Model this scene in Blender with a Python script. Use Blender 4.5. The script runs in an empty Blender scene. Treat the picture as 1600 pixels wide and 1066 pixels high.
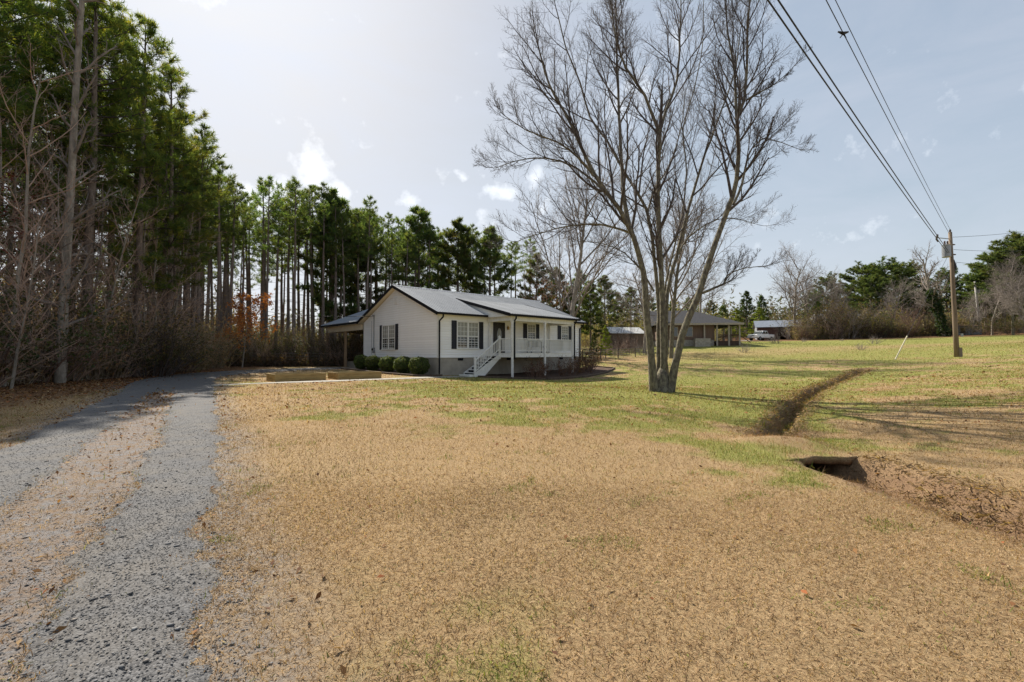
import bpy, bmesh, math, random
import numpy as np
from mathutils import Vector, Matrix

R = math.radians
scene = bpy.context.scene
COL = scene.collection

# ------------------------------------------------------------------ camera, sky, sun, exposure
CAM_H = 1.4
PITCH = R(1.53)
FPX = 711.11
cam_data = bpy.data.cameras.new('camera')
cam_data.sensor_width = 36.0
cam_data.lens = 16.0
cam_data.clip_start = 0.05
cam_data.clip_end = 3000.0
cam = bpy.data.objects.new('camera', cam_data)
cam.location = (0, 0, CAM_H)
cam.rotation_euler = (R(90) + PITCH, 0, 0)
COL.objects.link(cam)
scene.camera = cam

SUN_AZ = R(-35.0)      # measured from +Y towards +X
SUN_EL = R(42.0)
SUN_STRENGTH = 2.5
SKY_STRENGTH = 0.1
EXPOSURE = 1.82
HAZE_K, VEIL_MUL, VEIL_ADD = .31, .58, 1.05

sun_data = bpy.data.lights.new('sun', 'SUN')
sun_data.energy = SUN_STRENGTH
sun_data.angle = R(0.6)
sun_data.color = (1.0, 0.93, 0.82)
sun = bpy.data.objects.new('sun', sun_data)
sun_vec = Vector((math.sin(SUN_AZ) * math.cos(SUN_EL), math.cos(SUN_AZ) * math.cos(SUN_EL), math.sin(SUN_EL)))
sun.rotation_euler = sun_vec.to_track_quat('Z', 'Y').to_euler()
sun.location = sun_vec * 200
COL.objects.link(sun)

world = bpy.data.worlds.new('World')
scene.world = world
world.use_nodes = True


def build_world():
    nt = world.node_tree
    nt.nodes.clear()
    N, L = nt.nodes.new, nt.links.new
    out = N('ShaderNodeOutputWorld')
    bg = N('ShaderNodeBackground')
    bg.inputs['Strength'].default_value = SKY_STRENGTH
    sky = N('ShaderNodeTexSky')
    sky.sky_type = 'NISHITA'
    sky.sun_disc = False
    sky.sun_elevation = SUN_EL
    sky.sun_rotation = SUN_AZ
    sky.air_density = 1.0
    sky.dust_density = 1.2
    sky.ozone_density = 1.0
    tc = N('ShaderNodeTexCoord')
    # thin high veil: stretched noise on the sky direction
    mp = N('ShaderNodeMapping')
    mp.inputs['Scale'].default_value = (1.2, 1.8, 5.0)
    mp.inputs['Rotation'].default_value = (0.1, 0.25, 0.5)
    L(tc.outputs['Generated'], mp.inputs['Vector'])
    nz = N('ShaderNodeTexNoise')
    nz.inputs['Scale'].default_value = 1.6
    nz.inputs['Detail'].default_value = 9.0
    nz.inputs['Roughness'].default_value = 0.62
    nz.inputs['Distortion'].default_value = 0.5
    L(mp.outputs['Vector'], nz.inputs['Vector'])
    ramp = N('ShaderNodeMapRange')
    ramp.inputs['From Min'].default_value = 0.34
    ramp.inputs['From Max'].default_value = 0.72
    ramp.inputs['To Min'].default_value = 0.10
    ramp.inputs['To Max'].default_value = 0.62
    L(nz.outputs['Fac'], ramp.inputs['Value'])
    # haze flattens the glow round the sun: c / (1 + c * k)
    sc = N('ShaderNodeVectorMath'); sc.operation = 'MULTIPLY_ADD'
    L(sky.outputs['Color'], sc.inputs[0]); sc.inputs[1].default_value = (HAZE_K,) * 3; sc.inputs[2].default_value = (1, 1, 1)
    dv = N('ShaderNodeVectorMath'); dv.operation = 'DIVIDE'
    L(sky.outputs['Color'], dv.inputs[0]); L(sc.outputs['Vector'], dv.inputs[1])
    # the veil takes part of the brightness of the sky behind it, with its blue taken out
    bw = N('ShaderNodeRGBToBW')
    L(dv.outputs['Vector'], bw.inputs['Color'])
    vm = N('ShaderNodeMath'); vm.operation = 'MULTIPLY_ADD'
    L(bw.outputs['Val'], vm.inputs[0]); vm.inputs[1].default_value = VEIL_MUL; vm.inputs[2].default_value = VEIL_ADD
    vc = N('ShaderNodeCombineColor')
    for ch, k in (('Red', 0.92), ('Green', 1.0), ('Blue', 1.17)):
        m = N('ShaderNodeMath'); m.operation = 'MULTIPLY'
        L(vm.outputs[0], m.inputs[0]); m.inputs[1].default_value = k
        L(m.outputs[0], vc.inputs[ch])
    mix = N('ShaderNodeMix'); mix.data_type = 'RGBA'
    L(ramp.outputs['Result'], mix.inputs['Factor'])
    L(dv.outputs['Vector'], mix.inputs['A'])
    L(vc.outputs['Color'], mix.inputs['B'])
    # small cumulus scraps: fine noise inside a few soft discs of the sky
    nrm = N('ShaderNodeVectorMath'); nrm.operation = 'NORMALIZE'
    L(tc.outputs['Generated'], nrm.inputs[0])
    n2 = N('ShaderNodeTexNoise')
    n2.inputs['Scale'].default_value = 17.0
    n2.inputs['Detail'].default_value = 8.0
    n2.inputs['Roughness'].default_value = 0.6
    L(nrm.outputs['Vector'], n2.inputs['Vector'])
    n3 = N('ShaderNodeTexNoise'); n3.inputs['Scale'].default_value = 14.0; n3.inputs['Detail'].default_value = 4.0
    L(nrm.outputs['Vector'], n3.inputs['Vector'])
    wob = N('ShaderNodeVectorMath'); wob.operation = 'MULTIPLY_ADD'
    ctr = N('ShaderNodeVectorMath'); ctr.operation = 'SUBTRACT'; ctr.inputs[1].default_value = (.5, .5, .5)
    L(n3.outputs['Color'], ctr.inputs[0]); L(ctr.outputs['Vector'], wob.inputs[0]); wob.inputs[1].default_value = (.10, .10, .10); L(nrm.outputs['Vector'], wob.inputs[2])
    total = None
    puffs = [(733, 116, .020, .55), (776, 302, .040, .9), (716, 273, .024, .6), (758, 274, .026, .6), (488, 270, .06, 1.0),
             (450, 290, .06, .8), (405, 300, .06, .7), (742, 362, .05, 1.0), (520, 300, .04, .9), (640, 320, .05, .7), (345, 330, .07, .7), (830, 285, .04, .7), (860, 320, .035, .6), (990, 150, .08, .5), (1060, 110, .06, .4)]
    for px, py, rad, amt in puffs:
        d = cam_ray(px, py).normalized()
        dst = N('ShaderNodeVectorMath'); dst.operation = 'DISTANCE'
        L(wob.outputs['Vector'], dst.inputs[0]); dst.inputs[1].default_value = d
        mr = N('ShaderNodeMapRange')
        mr.inputs['From Min'].default_value = rad; mr.inputs['From Max'].default_value = rad * .1
        mr.inputs['To Min'].default_value = 0.0; mr.inputs['To Max'].default_value = amt
        L(dst.outputs['Value'], mr.inputs['Value'])
        if total is None:
            total = mr.outputs['Result']
        else:
            a = N('ShaderNodeMath'); a.operation = 'MAXIMUM'
            L(total, a.inputs[0]); L(mr.outputs['Result'], a.inputs[1]); total = a.outputs[0]
    ad = N('ShaderNodeMath'); ad.operation = 'MULTIPLY_ADD'
    L(n2.outputs['Fac'], ad.inputs[0]); ad.inputs[1].default_value = 2.3
    sb = N('ShaderNodeMath'); sb.operation = 'SUBTRACT'
    L(total, sb.inputs[0]); sb.inputs[1].default_value = 1.42
    L(sb.outputs[0], ad.inputs[2])
    cm = N('ShaderNodeMapRange')
    cm.inputs['From Min'].default_value = 0.0; cm.inputs['From Max'].default_value = 0.95
    cm.inputs['To Max'].default_value = 0.55
    L(ad.outputs[0], cm.inputs['Value'])
    mix2 = N('ShaderNodeMix'); mix2.data_type = 'RGBA'
    L(cm.outputs['Result'], mix2.inputs['Factor'])
    L(mix.outputs['Result'], mix2.inputs['A'])
    mix2.inputs['B'].default_value = (5.2, 5.3, 5.45, 1)
    L(mix2.outputs['Result'], bg.inputs['Color'])
    L(bg.outputs['Background'], out.inputs['Surface'])


def cam_ray(px, py):
    """direction in the world of a point of the 1600 x 1066 photograph"""
    fwd = Vector((0, math.cos(PITCH), math.sin(PITCH)))
    up = Vector((0, -math.sin(PITCH), math.cos(PITCH)))
    return fwd + Vector((1, 0, 0)) * ((px - 800) / FPX) + up * ((533 - py) / FPX)


build_world()
vs = scene.view_settings
vs.view_transform = 'Standard'
vs.look = 'None'
vs.exposure = EXPOSURE
vs.gamma = 1.0
vs.use_curve_mapping = False
scene.cycles.max_bounces = 6
scene.cycles.transparent_max_bounces = 8
scene.cycles.use_denoising = True

# ------------------------------------------------------------------ helpers
rng = np.random.default_rng(7)
random.seed(7)


def at(px, py, y):
    d = cam_ray(px, py)
    return Vector((0, 0, CAM_H)) + d * (y / d.y)


def tag(o, label=None, cat=None, group=None, kind=None):
    if label: o['label'] = label
    if cat: o['category'] = cat
    if group: o['group'] = group
    if kind: o['kind'] = kind
    return o


def empty(name, loc=(0, 0, 0), rz=0.0):
    o = bpy.data.objects.new(name, None)
    o.empty_display_size = .3
    o.location = loc
    o.rotation_euler = (0, 0, rz)
    COL.objects.link(o)
    return o


def link_mesh(name, me, parent=None, loc=None, rot=None, scale=None):
    o = bpy.data.objects.new(name, me)
    COL.objects.link(o)
    if parent is not None: o.parent = parent
    if loc is not None: o.location = loc
    if rot is not None: o.rotation_euler = rot
    if scale is not None: o.scale = scale
    return o


def np_mesh(name, verts, faces, mat, smooth=False, tint=None, extra=None):
    """verts (N,3); faces (M,3) or (M,4) array, or list of such arrays; tint (N,3)"""
    if not isinstance(faces, list): faces = [faces]
    faces = [np.asarray(f, dtype=np.int32) for f in faces if len(f)]
    me = bpy.data.meshes.new(name)
    verts = np.asarray(verts, dtype=np.float32)
    nl = sum(f.size for f in faces); nf = sum(len(f) for f in faces)
    me.vertices.add(len(verts)); me.loops.add(nl); me.polygons.add(nf)
    me.vertices.foreach_set('co', verts.ravel())
    me.loops.foreach_set('vertex_index', np.concatenate([f.ravel() for f in faces]))
    starts = []; tot = []; s = 0
    for f in faces:
        k = f.shape[1]
        starts.append(s + np.arange(len(f)) * k); tot.append(np.full(len(f), k)); s += f.size
    me.polygons.foreach_set('loop_start', np.concatenate(starts).astype(np.int32))
    if smooth: me.polygons.foreach_set('use_smooth', np.ones(nf, dtype=bool))
    if tint is not None:
        a = me.attributes.new('tint', 'FLOAT_COLOR', 'POINT')
        t4 = np.ones((len(verts), 4), dtype=np.float32); t4[:, :3] = tint
        a.data.foreach_set('color', t4.ravel())
    for k, v in (extra or {}).items():
        a = me.attributes.new(k, 'FLOAT', 'POINT')
        a.data.foreach_set('value', np.asarray(v, dtype=np.float32))
    me.update(calc_edges=True)
    me.validate()
    if mat is not None: me.materials.append(mat)
    return me


class MB:
    """collects boxes, prisms and tubes for one mesh"""
    def __init__(self): self.v = []; self.f = []
    def add(self, vs, fs):
        b = len(self.v)
        self.v += [tuple(p) for p in vs]
        self.f += [tuple(b + i for i in f) for f in fs]
        return self
    def box(self, x0, x1, y0, y1, z0, z1):
        return self.add([(x0, y0, z0), (x1, y0, z0), (x1, y1, z0), (x0, y1, z0), (x0, y0, z1), (x1, y0, z1), (x1, y1, z1), (x0, y1, z1)],
                        [(0, 3, 2, 1), (4, 5, 6, 7), (0, 1, 5, 4), (1, 2, 6, 5), (2, 3, 7, 6), (3, 0, 4, 7)])
    def hexa(self, p):   # 8 points: bottom ring then top ring
        return self.add(p, [(0, 3, 2, 1), (4, 5, 6, 7), (0, 1, 5, 4), (1, 2, 6, 5), (2, 3, 7, 6), (3, 0, 4, 7)])
    def bar(self, a, b, w, h, up=(0, 0, 1)):
        a = Vector(a); b = Vector(b); d = (b - a).normalized()
        s = d.cross(Vector(up))
        if s.length < 1e-4: s = d.cross(Vector((1, 0, 0)))
        s.normalize(); u = s.cross(d).normalized()
        s *= w / 2; u *= h / 2
        return self.hexa([a - s - u, a + s - u, b + s - u, b - s - u, a - s + u, a + s + u, b + s + u, b - s + u])
    def prism(self, poly, axis, c0, c1):
        """poly: 2-D outline in the two other axes, extruded along axis from c0 to c1"""
        n = len(poly)
        def pt(p, c):
            if axis == 'x': return (c, p[0], p[1])
            if axis == 'y': return (p[0], c, p[1])
            return (p[0], p[1], c)
        vs = [pt(p, c0) for p in poly] + [pt(p, c1) for p in poly]
        fs = [tuple(range(n))[::-1], tuple(range(n, 2 * n))] + [(i, (i + 1) % n, n + (i + 1) % n, n + i) for i in range(n)]
        return self.add(vs, fs)
    def tube(self, pts, rad, sides=8, cap=True):
        pts = [Vector(p) for p in pts]
        if not hasattr(rad, '__len__'): rad = [rad] * len(pts)
        ref = None; vs = []; fs = []
        for i, p in enumerate(pts):
            d = (pts[min(i + 1, len(pts) - 1)] - pts[max(i - 1, 0)]).normalized()
            if ref is None: ref = d.orthogonal().normalized()
            ref = (ref - d * ref.dot(d)).normalized()
            q = d.cross(ref)
            for k in range(sides):
                a = 2 * math.pi * k / sides
                vs.append(p + (ref * math.cos(a) + q * math.sin(a)) * rad[i])
        n = len(pts)
        for i in range(n - 1):
            for k in range(sides):
                k2 = (k + 1) % sides
                fs.append((i * sides + k, i * sides + k2, (i + 1) * sides + k2, (i + 1) * sides + k))
        if cap:
            fs.append(tuple(range(sides))[::-1]); fs.append(tuple((n - 1) * sides + k for k in range(sides)))
        return self.add(vs, fs)
    def mesh(self, name, mat, smooth=False, bevel=0.0):
        me = bpy.data.meshes.new(name)
        me.from_pydata(self.v, [], self.f)
        bm = bmesh.new(); bm.from_mesh(me)
        bmesh.ops.recalc_face_normals(bm, faces=bm.faces)
        if bevel > 0:
            bmesh.ops.bevel(bm, geom=list(bm.edges), offset=bevel, segments=1, affect='EDGES', clamp_overlap=True)
        bm.to_mesh(me); bm.free()
        if smooth:
            me.polygons.foreach_set('use_smooth', [True] * len(me.polygons))
        if mat is not None: me.materials.append(mat)
        return me
    def build(self, name, mat, parent=None, smooth=False, bevel=0.0, loc=None, rot=None):
        return link_mesh(name, self.mesh(name, mat, smooth, bevel), parent, loc, rot)


# ---- value noise in numpy
def _hash(ix, iy, seed):
    h = (ix.astype(np.int64) * 374761393 + iy.astype(np.int64) * 668265263 + seed * 1442695041) & 0xffffffff
    h = ((h ^ (h >> 13)) * 1274126177) & 0xffffffff
    h = h ^ (h >> 16)
    return (h & 0xffffff) / float(0xffffff)


def vnoise(x, y, seed=0):
    x = np.asarray(x, float); y = np.asarray(y, float)
    ix = np.floor(x); iy = np.floor(y); fx = x - ix; fy = y - iy
    fx = fx * fx * (3 - 2 * fx); fy = fy * fy * (3 - 2 * fy)
    a = _hash(ix, iy, seed); b = _hash(ix + 1, iy, seed); c = _hash(ix, iy + 1, seed); d = _hash(ix + 1, iy + 1, seed)
    return (a * (1 - fx) + b * fx) * (1 - fy) + (c * (1 - fx) + d * fx) * fy


def fbm(x, y, seed=0, oct=4):
    t = 0; a = .5; s = 0
    for i in range(oct):
        t = t + a * vnoise(np.asarray(x) * 2 ** i, np.asarray(y) * 2 ** i, seed + i * 17); s += a; a *= .5
    return t / s


def smooth01(x, a, b):
    t = np.clip((np.asarray(x, float) - a) / (b - a), 0, 1)
    return t * t * (3 - 2 * t)


# ------------------------------------------------------------------ materials
def nodes_of(m):
    m.use_nodes = True
    nt = m.node_tree
    return nt, nt.nodes.new, nt.links.new, nt.nodes['Principled BSDF']


def mat(name, c1, c2=None, scale=6.0, rough=.8, metal=0.0, bump=0.0, bscale=None, detail=6.0, stretch=None, spec=.3, lo=.35, hi=.65, dist=.01, vary=0.0):
    m = bpy.data.materials.new(name)
    nt, N, L, b = nodes_of(m)
    b.inputs['Roughness'].default_value = rough
    b.inputs['Metallic'].default_value = metal
    b.inputs['Specular IOR Level'].default_value = spec
    b.inputs['Base Color'].default_value = (*c1, 1)
    if c2 is not None or bump:
        tc = N('ShaderNodeTexCoord'); mp = N('ShaderNodeMapping')
        if stretch: mp.inputs['Scale'].default_value = stretch
        L(tc.outputs['Object'], mp.inputs['Vector'])
    if c2 is not None:
        nz = N('ShaderNodeTexNoise'); nz.inputs['Scale'].default_value = scale; nz.inputs['Detail'].default_value = detail
        nz.inputs['Roughness'].default_value = .65
        L(mp.outputs['Vector'], nz.inputs['Vector'])
        r = N('ShaderNodeMapRange'); r.inputs['From Min'].default_value = lo; r.inputs['From Max'].default_value = hi
        L(nz.outputs['Fac'], r.inputs['Value'])
        mx = N('ShaderNodeMix'); mx.data_type = 'RGBA'
        mx.inputs['A'].default_value = (*c1, 1); mx.inputs['B'].default_value = (*c2, 1)
        L(r.outputs['Result'], mx.inputs['Factor']); L(mx.outputs['Result'], b.inputs['Base Color'])
        if vary:      # each piece a little lighter or darker than the next
            oi = N('ShaderNodeObjectInfo'); hs = N('ShaderNodeHueSaturation'); vr = N('ShaderNodeMapRange')
            vr.inputs['To Min'].default_value = 1 - vary; vr.inputs['To Max'].default_value = 1 + vary
            L(oi.outputs['Random'], vr.inputs['Value']); L(vr.outputs['Result'], hs.inputs['Value'])
            L(mx.outputs['Result'], hs.inputs['Color']); L(hs.outputs['Color'], b.inputs['Base Color'])
    if bump:
        n2 = N('ShaderNodeTexNoise'); n2.inputs['Scale'].default_value = bscale or scale * 4; n2.inputs['Detail'].default_value = 5
        L(mp.outputs['Vector'], n2.inputs['Vector'])
        bp = N('ShaderNodeBump'); bp.inputs['Strength'].default_value = bump; bp.inputs['Distance'].default_value = dist
        L(n2.outputs['Fac'], bp.inputs['Height']); L(bp.outputs['Normal'], b.inputs['Normal'])
    return m


def leaf_mat(name, translucent=.35, rough=.6, spec=.25, mul=(1, 1, 1)):
    """colour from the leaf's own tint"""
    m = bpy.data.materials.new(name)
    nt, N, L, b = nodes_of(m)
    at_ = N('ShaderNodeAttribute'); at_.attribute_name = 'tint'
    oi = N('ShaderNodeObjectInfo')
    hs = N('ShaderNodeHueSaturation')
    mr = N('ShaderNodeMapRange'); mr.inputs['To Min'].default_value = .78; mr.inputs['To Max'].default_value = 1.25
    L(oi.outputs['Random'], mr.inputs['Value']); L(mr.outputs['Result'], hs.inputs['Value'])
    mr2 = N('ShaderNodeMapRange'); mr2.inputs['To Min'].default_value = .485; mr2.inputs['To Max'].default_value = .515
    L(oi.outputs['Random'], mr2.inputs['Value']); L(mr2.outputs['Result'], hs.inputs['Hue'])
    L(at_.outputs['Color'], hs.inputs['Color'])
    L(hs.outputs['Color'], b.inputs['Base Color'])
    b.inputs['Roughness'].default_value = rough
    b.inputs['Specular IOR Level'].default_value = spec
    tr = N('ShaderNodeBsdfTranslucent')
    gm = N('ShaderNodeMix'); gm.data_type = 'RGBA'; gm.blend_type = 'MULTIPLY'; gm.inputs['Factor'].default_value = 1
    L(hs.outputs['Color'], gm.inputs['A']); gm.inputs['B'].default_value = (1.35, 1.25, .55, 1)
    L(gm.outputs['Result'], tr.inputs['Color'])
    ms = N('ShaderNodeMixShader'); ms.inputs['Fac'].default_value = translucent
    L(b.outputs['BSDF'], ms.inputs[1]); L(tr.outputs['BSDF'], ms.inputs[2])
    L(ms.outputs['Shader'], nt.nodes['Material Output'].inputs['Surface'])
    return m


M = {}
M['siding'] = mat('white_vinyl', (.90, .89, .875), (.85, .84, .82), .8, .55, vary=.03)
M['trim'] = mat('white_trim', (.78, .77, .74), (.70, .69, .66), 3, .5)
M['cream'] = mat('cream_soffit', (.76, .68, .52), (.70, .62, .47), 2, .6)
M['porch_white'] = mat('porch_paint', (.80, .79, .76), (.66, .64, .60), 5, .55, bump=.1, bscale=40)
M['shutter'] = mat('black_shutter', (.012, .012, .016), (.02, .02, .026), 5, .45)
M['fascia'] = mat('black_metal', (.008, .008, .010), (.014, .014, .016), 3, .6, spec=.12)
M['roof'] = mat('grey_metal_roof', (.29, .305, .325), (.23, .245, .265), 1.3, .55, metal=.1, bump=.03, bscale=8, spec=.35, vary=.10)
M['block'] = mat('painted_block', (.40, .36, .30), (.26, .235, .20), 1.6, .9, bump=.5, bscale=30, detail=9, lo=.3, hi=.7)
M['glass'] = mat('window_glass', (.022, .028, .028), (.07, .075, .065), 2.2, .06, spec=.9)
M['curtain'] = mat('window_blind', (.34, .34, .30), (.22, .22, .19), 3, .35, spec=.6)
M['door'] = mat('dark_door', (.018, .016, .014), (.03, .026, .02), 5, .4)
M['oak'] = mat('post_timber', (.36, .25, .15), (.26, .17, .10), 5, .75, stretch=(1, 1, .2), bump=.2)
M['bed_wood'] = mat('bed_timber', (.40, .28, .11), (.24, .16, .06), 4, .8, stretch=(.3, 1, 2.5), bump=.3)
M['timber'] = mat('old_timber', (.12, .085, .06), (.06, .042, .032), 6, .9, bump=.4)
M['concrete'] = mat('concrete', (.36, .33, .28), (.27, .245, .205), 3, .9, bump=.3, bscale=50)
M['soil'] = mat('soil', (.10, .065, .042), (.05, .033, .022), 9, .95, bump=.8, bscale=40, dist=.03)
M['mulch'] = mat('mulch', (.055, .032, .022), (.10, .058, .036), 14, .95, bump=1.0, bscale=45, dist=.03)
M['metal_grey'] = mat('grey_steel', (.30, .31, .32), (.22, .23, .24), 6, .45, metal=.6)
M['wire'] = mat('black_cable', (.02, .02, .022), None, rough=.6)
M['pole'] = mat('pole_wood', (.235, .175, .12), (.125, .092, .064), 2.2, .85, stretch=(3, 3, .25), bump=.4, bscale=12)
M['bark_pine'] = mat('pine_bark', (.25, .195, .16), (.12, .092, .074), 5, .95, stretch=(2, 2, .6), bump=.9, bscale=9, dist=.03)
M['bark_pale'] = mat('pale_bark', (.34, .30, .25), (.17, .145, .115), 3, .95, stretch=(2, 2, .7), bump=.8, bscale=10, dist=.03)
M['bark_moss'] = mat('lichen_bark', (.092, .077, .060), (.195, .175, .118), 7, .95, stretch=(1.5, 1.5, .7), bump=1.0, bscale=14, dist=.05, detail=10, lo=.42, hi=.58)
M['twig'] = mat('twig_bark', (.085, .068, .058), (.055, .044, .039), 3, .9)
M['twig_grey'] = mat('grey_twig', (.26, .22, .19), (.16, .132, .112), 2, .9)
M['twig_pale'] = mat('pale_twig', (.44, .315, .24), (.29, .19, .14), 2, .9)
M['twig_red'] = mat('reddish_twig', (.17, .10, .072), (.10, .06, .045), 2, .9)
M['needle'] = leaf_mat('pine_needles', .58)
M['leaf'] = leaf_mat('leaves', .40)
M['grass'] = leaf_mat('grass_blades', .30, .75, .1)
M['litter'] = leaf_mat('dead_leaves', .2, .8, .1)
M['stone'] = leaf_mat('gravel_stone', 0.0, .85, .2)
# ------------------------------------------------------------------ the lie of the land
CTRL = np.array([
    (0, 0, 0), (-4, 2, 0), (4, 0, .02), (0, 8, 0), (-8, 8, 0), (-14, 17, 0), (-3, 18, 0), (5.9, 17.8, -.10), (3, 12, -.04), (0, -15, 0), (-20, -10, .1), (20, -10, .3),
    (4.4, 4, -.08), (4.9, 8.8, -.22), (6.6, 11.3, -.30), (12.7, 19.3, -.22), (20, 27, .12), (8, 5, .04), (12, 10, .12), (18, 16, .35), (28, 24, .8),
    (33.9, 34.7, 1.1), (28.6, 34, .9), (45, 30, 1.9), (-4.6, 28.4, 0), (0, 29.4, -.2), (4.5, 33.4, -.05), (8, 40, .3), (-12, 36, .2), (-17, 42, .28),
    (9, 28, -.36), (-8, 31, .05), (-18.5, 26, 0), (-20, 20, .05), (-30, 30, .25), (-15, 50, .6), (-30, 60, 1.0), (0, 55, 1.0), (14, 42, .5), (15, 60, 2.05),
    (22, 60, 2.4), (28, 60, 2.6), (45, 60, 2.6), (49, 90, 3.9), (62, 85, 4.0), (75, 85, 4.4), (95, 95, 5.6), (124, 110, 7.4), (70, 50, 3.0),
    (0, 110, 3.0), (-60, 90, 2.0), (-60, 30, .6), (30, 120, 5.0), (100, 170, 8.5), (-100, 180, 3), (200, 100, 9), (200, 250, 10), (-200, 60, 2), (-200, 280, 4), (0, 300, 6), (120, 0, 4), (-120, -20, .5)], float)


def _tps_setup():
    P = CTRL[:, :2] / 30.0; n = len(P)
    d = np.linalg.norm(P[:, None] - P[None], axis=2)
    K = np.where(d > 0, d * d * np.log(d + 1e-12), 0) + np.eye(n) * .004
    A = np.zeros((n + 3, n + 3)); A[:n, :n] = K
    A[:n, n] = 1; A[:n, n + 1:] = P; A[n, :n] = 1; A[n + 1:, :n] = P.T
    b = np.zeros(n + 3); b[:n] = CTRL[:, 2]
    return P, np.linalg.solve(A, b)


_P, _W = _tps_setup()


def base_h(x, y):
    x = np.clip(np.asarray(x, float), -200, 200) / 30.0; y = np.clip(np.asarray(y, float), -30, 300) / 30.0
    sh = x.shape; x = x.ravel(); y = y.ravel(); out = np.empty(len(x))
    n = len(_P)
    for s in range(0, len(x), 20000):
        q = np.stack([x[s:s + 20000], y[s:s + 20000]], 1)
        d2 = ((q[:, None] - _P[None]) ** 2).sum(2)
        out[s:s + 20000] = (.5 * d2 * np.log(d2 + 1e-20)) @ _W[:n] + _W[n] + q @ _W[n + 1:]
    return out.reshape(sh)


def poly_dist(x, y, pts):
    """distance to a polyline, signed offset (left positive) and arc length of the nearest point"""
    x = np.asarray(x, float); y = np.asarray(y, float)
    best = np.full(x.shape, 1e9); so = np.zeros(x.shape); sa = np.zeros(x.shape); acc = 0.0
    for (ax, ay), (bx, by) in zip(pts[:-1], pts[1:]):
        dx, dy = bx - ax, by - ay; l2 = dx * dx + dy * dy; l = math.sqrt(l2)
        t = np.clip(((x - ax) * dx + (y - ay) * dy) / l2, 0, 1)
        qx = ax + t * dx; qy = ay + t * dy
        d = np.hypot(x - qx, y - qy)
        m = d < best
        best = np.where(m, d, best)
        so = np.where(m, np.where(dx * (y - ay) - dy * (x - ax) >= 0, d, -d), so)
        sa = np.where(m, acc + t * l, sa)
        acc += l
    return best, so, sa


def resample(pts, step):
    """Catmull-Rom through pts"""
    p = [np.array(q, float) for q in pts]
    p = [2 * p[0] - p[1]] + p + [2 * p[-1] - p[-2]]
    out = []
    for i in range(1, len(p) - 2):
        n = max(2, int(np.linalg.norm(p[i + 1] - p[i]) / step))
        for k in range(n):
            t = k / n
            out.append(.5 * ((2 * p[i]) + (-p[i - 1] + p[i + 1]) * t + (2 * p[i - 1] - 5 * p[i] + 4 * p[i + 1] - p[i + 2]) * t * t + (-p[i - 1] + 3 * p[i] - 3 * p[i + 1] + p[i + 2]) * t ** 3))
    out.append(p[-2])
    return np.array(out)


DITCH_NEAR = [(4.6, 1.2), (4.35, 3.2), (4.4, 5.0), (4.5, 6.3), (4.46, 7.2), (4.5, 7.9)]
DITCH_FAR = [(5.0, 8.75), (5.9, 10.1), (7.1, 11.9), (9.6, 15.2), (12.9, 19.6), (17.6, 24.6), (23.0, 29.6)]
DRIVE = [tuple(q) for q in resample([(2.6, -6.5), (-.2, -2), (-2.05, .9), (-3.35, 2.86), (-5.85, 6.75), (-9.3, 11.8), (-13.1, 17.4), (-16.6, 22.4), (-18.9, 27.0), (-18.9, 31.5), (-16.6, 35.0), (-13.6, 37.0)], 2.2)]


def ditch_cut(x, y):
    dn, on, sn = poly_dist(x, y, DITCH_NEAR)
    df, of, sf = poly_dist(x, y, DITCH_FAR)
    wob = (fbm(np.asarray(x) * 1.7, np.asarray(y) * 1.7, 5, 4) - .5)
    fine = (fbm(np.asarray(x) * 5, np.asarray(y) * 5, 9, 3) - .5)
    dn2 = dn + wob * .34; df2 = df + wob * .30
    # steep at the near lip, worn back on the far side
    wn = np.where(on > 0, .42, .74)
    wn = wn * (1 - .35 * smooth01(sn, 4.6, 6.2))
    cn = (1 - smooth01(dn2, wn * .45, wn)) * (.42 + .62 * smooth01(sn, 4.2, 5.0)) * (1 + .5 * wob)
    cf = (1 - smooth01(df2, .10, .38)) * (.38 - .18 * smooth01(sf, 8, 24))
    cut = np.maximum(cn, cf)
    return cut * (1 + fine * .8), np.clip(np.maximum(1 - dn / np.where(on > 0, .70, 1.15), 1 - df / .72), 0, 1)


def uncut(x, y):
    """the lie of the land without the ditch"""
    x = np.asarray(x, float); y = np.asarray(y, float)
    z = base_h(x, y) + (fbm(x * .45, y * .45, 21, 3) - .5) * .07 * (1 - smooth01(np.hypot(x, y), 60, 120))
    return z + .12 * np.exp(-(((x - 4.75) / .8) ** 2 + ((y - 8.05) / .55) ** 2))


def crossing_edge(x):
    """front lip of the sod that bridges the ditch"""
    return 6.72 + .22 * (np.asarray(x, float) - 4.4) + (fbm(np.asarray(x, float) * 4, np.asarray(x, float) * 0 + 3.3, 51, 4) - .5) * .62


def surface(x, y):
    """what grass stands on: the ground, or the sod bridge above the ditch"""
    x = np.asarray(x, float); y = np.asarray(y, float)
    g = ground(x, y)
    on = (x > 3.7) & (x < 5.4) & (y > crossing_edge(x)) & (y < 8.5)
    return np.where(on, np.maximum(g, uncut(x, y)), g)


def ground(x, y):
    x = np.asarray(x, float); y = np.asarray(y, float)
    z = base_h(x, y)
    z = z + (fbm(x * .45, y * .45, 21, 3) - .5) * .07 * (1 - smooth01(np.hypot(x, y), 60, 120))
    c, _ = ditch_cut(x, y)
    # spoil bank over the culvert
    z = z + .12 * np.exp(-(((x - 4.75) / .8) ** 2 + ((y - 8.05) / .55) ** 2))
    return z - c


def gz(x, y):
    return float(ground(np.array([x]), np.array([y]))[0])


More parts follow.
